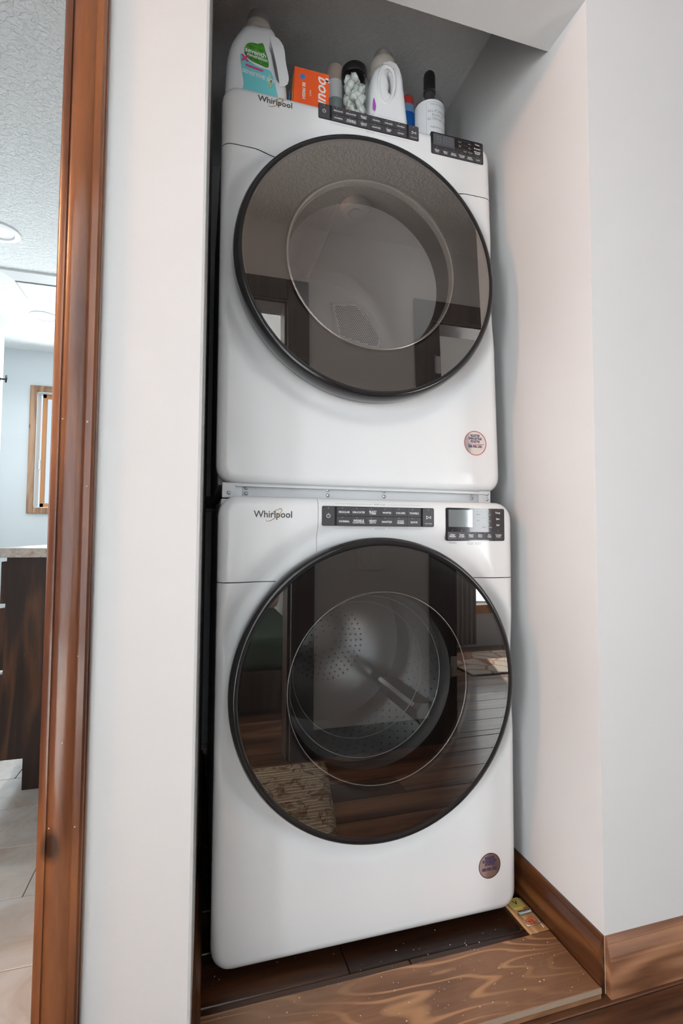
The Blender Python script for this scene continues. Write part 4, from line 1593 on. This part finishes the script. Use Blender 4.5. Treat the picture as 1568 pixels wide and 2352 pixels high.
# rugs
cp_ = empty('carpet', (-1.75, -2.6, ZF), 'large cream carpet in the sunlit room behind the camera', 'carpet')  # unseen pale surface, added to bounce sun up towards the alcove
MB().box(-1.50, 1.45, -1.45, 1.35, -.011, .012, .004).build('pile', mat('carpet_cream', (.80, .79, .78), .95, spec=.1), cp_)
RUGM = mat('rug_wool', (.42, .29, .17), .95, spec=.1)
t = NT(RUGM)
v = t.coords()
wv = t.new('ShaderNodeTexWave', wave_type='BANDS', bands_direction='Y')
wv.inputs['Scale'].default_value = 26
wv.inputs['Distortion'].default_value = .6
t.link(v, wv.inputs['Vector'])
loop = t.ramp(t.noise(v, 16, 3, .6, 1.0), [(.50, (0, 0, 0)), (.58, (1, 1, 1))])
c1 = t.ramp(wv.outputs['Color'], [(.2, (.50, .37, .24)), (.7, (.80, .66, .48))])
t.link(t.mix(t.math('MULTIPLY', loop, .8), c1, (.26, .14, .06)), t.b.inputs['Base Color'])
t.bump(t.math('ADD', wv.outputs['Fac'], t.math('MULTIPLY', loop, 2)), .8, .004)
rg = empty('runner_rug', (0, 0, ZF), 'tan tufted runner rug on the dark hall floor, mirrored in the washer door', 'rug', rz=0)
mb = MB()
nx, ny = 60, 46
vs = []
for j in range(ny + 1):
    for i in range(nx + 1):
        u, w = i / nx, j / ny
        x = -.55 + u * (.91 + .11 * (1 - w))
        y = -1.05 + w * .62
        e = min(i, nx - i, j, ny - j)
        z = .001 if e == 0 else .009 + .003 * sin(y * 190) + .003 * random.random() * (sin(x * 31) * sin(y * 27) > .25)
        vs.append((x, y, z))
mb.add(vs, [(j * (nx + 1) + i, j * (nx + 1) + i + 1, (j + 1) * (nx + 1) + i + 1, (j + 1) * (nx + 1) + i) for j in range(ny) for i in range(nx)])
mb.build('pile', RUGM, rg, 180)
r2 = empty('area_rug', (2.2, -2.28, ZF), 'pale patterned rug on the side room floor', 'rug')
RUG2 = mat('rug_pale', (.6, .52, .44), .95, spec=.1)
t = NT(RUG2)
vo = t.new('ShaderNodeTexVoronoi', feature='DISTANCE_TO_EDGE')
vo.inputs['Scale'].default_value = 6
t.link(t.coords(), vo.inputs['Vector'])
t.link(t.ramp(vo.outputs['Distance'], [(.03, (.42, .22, .15)), (.08, (.66, .58, .50))]), t.b.inputs['Base Color'])
MB().box(-.5, .7, -.30, .28, .001, .012, .004).build('pile', RUG2, r2)

# bed with a person lying on it in the room behind the camera
bed = empty('bed', (.24, -2.62, ZF), 'low bed with dark green blanket in the room behind the camera', 'bed')
MB().box(-.29, .29, -1.05, .98, .02, .22, .01).build('frame', DARKTRIM, bed)
MB().box(-.29, .29, -1.04, .97, .22, .38, .04, 4).build('mattress', mat('blanket_green', (.045, .075, .05), .95), bed)
MB().box(-.22, .22, -1.02, -.66, .38, .48, .045, 4).build('pillow', mat('pillow_cloth', (.55, .55, .53), .9), bed)


def skin_body(name, chain, mat_, parent, sub=1):
    """chain: list of (index of previous joint or None, position, radius)"""
    me = bpy.data.meshes.new(name)
    me.from_pydata([c[1] for c in chain], [(c[0], i) for i, c in enumerate(chain) if c[0] is not None], [])
    bm = bmesh.new()
    bm.from_mesh(me)
    bm.verts.layers.skin.verify()
    bm.to_mesh(me)
    bm.free()
    o = bpy.data.objects.new(name, me)
    COL.objects.link(o)
    o.parent = parent
    for i, c in enumerate(chain):
        sv = me.skin_vertices[0].data[i]
        r = c[2]
        sv.radius = (r, r) if isinstance(r, (int, float)) else r
        sv.use_root = i == 0
    o.modifiers.new('skin', 'SKIN')
    s = o.modifiers.new('sub', 'SUBSURF')
    s.levels = s.render_levels = sub
    me.materials.append(mat_)
    return o


per = empty('person', (.26, -2.62, .475), 'person in dark trousers lying on the bed with bare feet, mirrored in the washer door', 'person')
SKIN = mat('skin', (.62, .42, .33), .5)
CLOTH = mat('dark_clothing', (.030, .036, .060), .85)
B = [(None, (0, 0, .06), .115), (0, (0, -.22, .06), .105), (1, (0, -.42, .065), .12), (2, (0, -.52, .07), .055), (3, (0, -.57, .08), .050), (4, (0, -.66, .09), .085), (5, (0, -.74, .09), .075),
     (0, (-.085, .06, .055), .085), (7, (-.10, .42, .10), .058), (8, (-.09, .80, .055), .038), (9, (-.09, .86, .05), .036), (10, (-.085, .89, .10), .034), (11, (-.085, .90, .17), .026),
     (0, (.085, .06, .055), .085), (13, (.10, .42, .075), .058), (14, (.09, .78, .045), .038), (15, (.09, .84, .045), .036), (16, (.095, .87, .10), .034), (17, (.10, .88, .17), .026),
     (2, (-.17, -.42, .06), .05), (19, (-.22, -.20, .045), .038), (20, (-.17, .02, .05), .030), (21, (-.15, .10, .05), .030),
     (2, (.17, -.42, .06), .05), (23, (.21, -.20, .045), .038), (24, (.17, .02, .05), .030), (25, (.15, .10, .05), .030)]
skin_body('body', B, SKIN, per, 2)
T = [(None, (0, 0, .062), .125), (0, (0, -.22, .062), .117), (1, (0, -.44, .066), .128), (0, (-.085, .06, .057), .095), (3, (-.10, .42, .102), .070), (4, (-.09, .74, .060), .056), (0, (.085, .06, .057), .095), (6, (.10, .42, .077), .070), (7, (.09, .72, .052), .056),
     (2, (-.17, -.42, .062), .062), (9, (-.22, -.20, .047), .050), (10, (-.175, -.01, .052), .042), (2, (.17, -.42, .062), .062), (12, (.21, -.20, .047), .050), (13, (.175, -.01, .052), .042)]
skin_body('clothing', T, CLOTH, per, 2)
for s in (-1, 1):
    bx_, by_, bz_ = (-.085, .90, .18) if s < 0 else (.10, .88, .18)
    for k in range(5):
        mb = MB()
        x = bx_ + s * (-.024 + .0125 * k)
        L_ = .026 - .0030 * k
        mb.tube([(x, by_, bz_ - .012), (x, by_ + .002, bz_ + L_ * .6), (x, by_ - .004, bz_ + L_)], [.0085 if k == 0 else .0062, .0085 if k == 0 else .0060, .004], 8)
        mb.build('toe', SKIN, per, 180)
HAIR = mat('hair', (.03, .02, .015), .7)
mb = MB()
bm = bmesh.new()
bmesh.ops.create_uvsphere(bm, u_segments=20, v_segments=14, radius=.088)
for v in bm.verts:
    v.co = Vector((v.co.x * .95, v.co.y * 1.05 - .715, min(v.co.z, .035) + .080))
mb.bm(bm)
mb.build('hair', HAIR, per, 180)
for x in (-.030, .030):
    MB().lathe([(.0001, .011), (.006, .009), (.010, 0)], (x, -.685, .163), 'z', 12).build('eye', mat('eye', (.7, .7, .7), .3), per, 180)
MB().tube([(0, -.672, .160), (0, -.650, .186), (0, -.640, .170)], [.010, .013, .010], 8).build('nose', SKIN, per, 180)
MB().tube([(-.022, -.615, .155), (0, -.612, .162), (.022, -.615, .155)], .005, 8).build('mouth', mat('lip', (.50, .20, .18), .5), per, 180)

# warm ceiling lamp further along the hall
lm = empty('hall_lamp', (-1.95, -.94, ZH), 'flush ceiling lamp with warm bulb at the left end of the hall', 'ceiling lamp')
MB().lathe([(.0001, -.001), (.10, -.001), (.10, -.022), (.085, -.030)], (0, 0, 0), 'z', 32).build('canopy', STEEL, lm, 40)
sd_ = empty('smoke_detector', (.60, -.90, ZH), 'round white smoke detector on the hall ceiling, mirrored in the dryer door', 'smoke detector')
MB().lathe([(.0001, -.001), (.068, -.001), (.068, -.012), (.060, -.030), (.036, -.034), (.034, -.028), (.026, -.028), (.024, -.034), (.0001, -.035)], (0, 0, 0), 'z', 40).build('housing', FITW, sd_, 40)
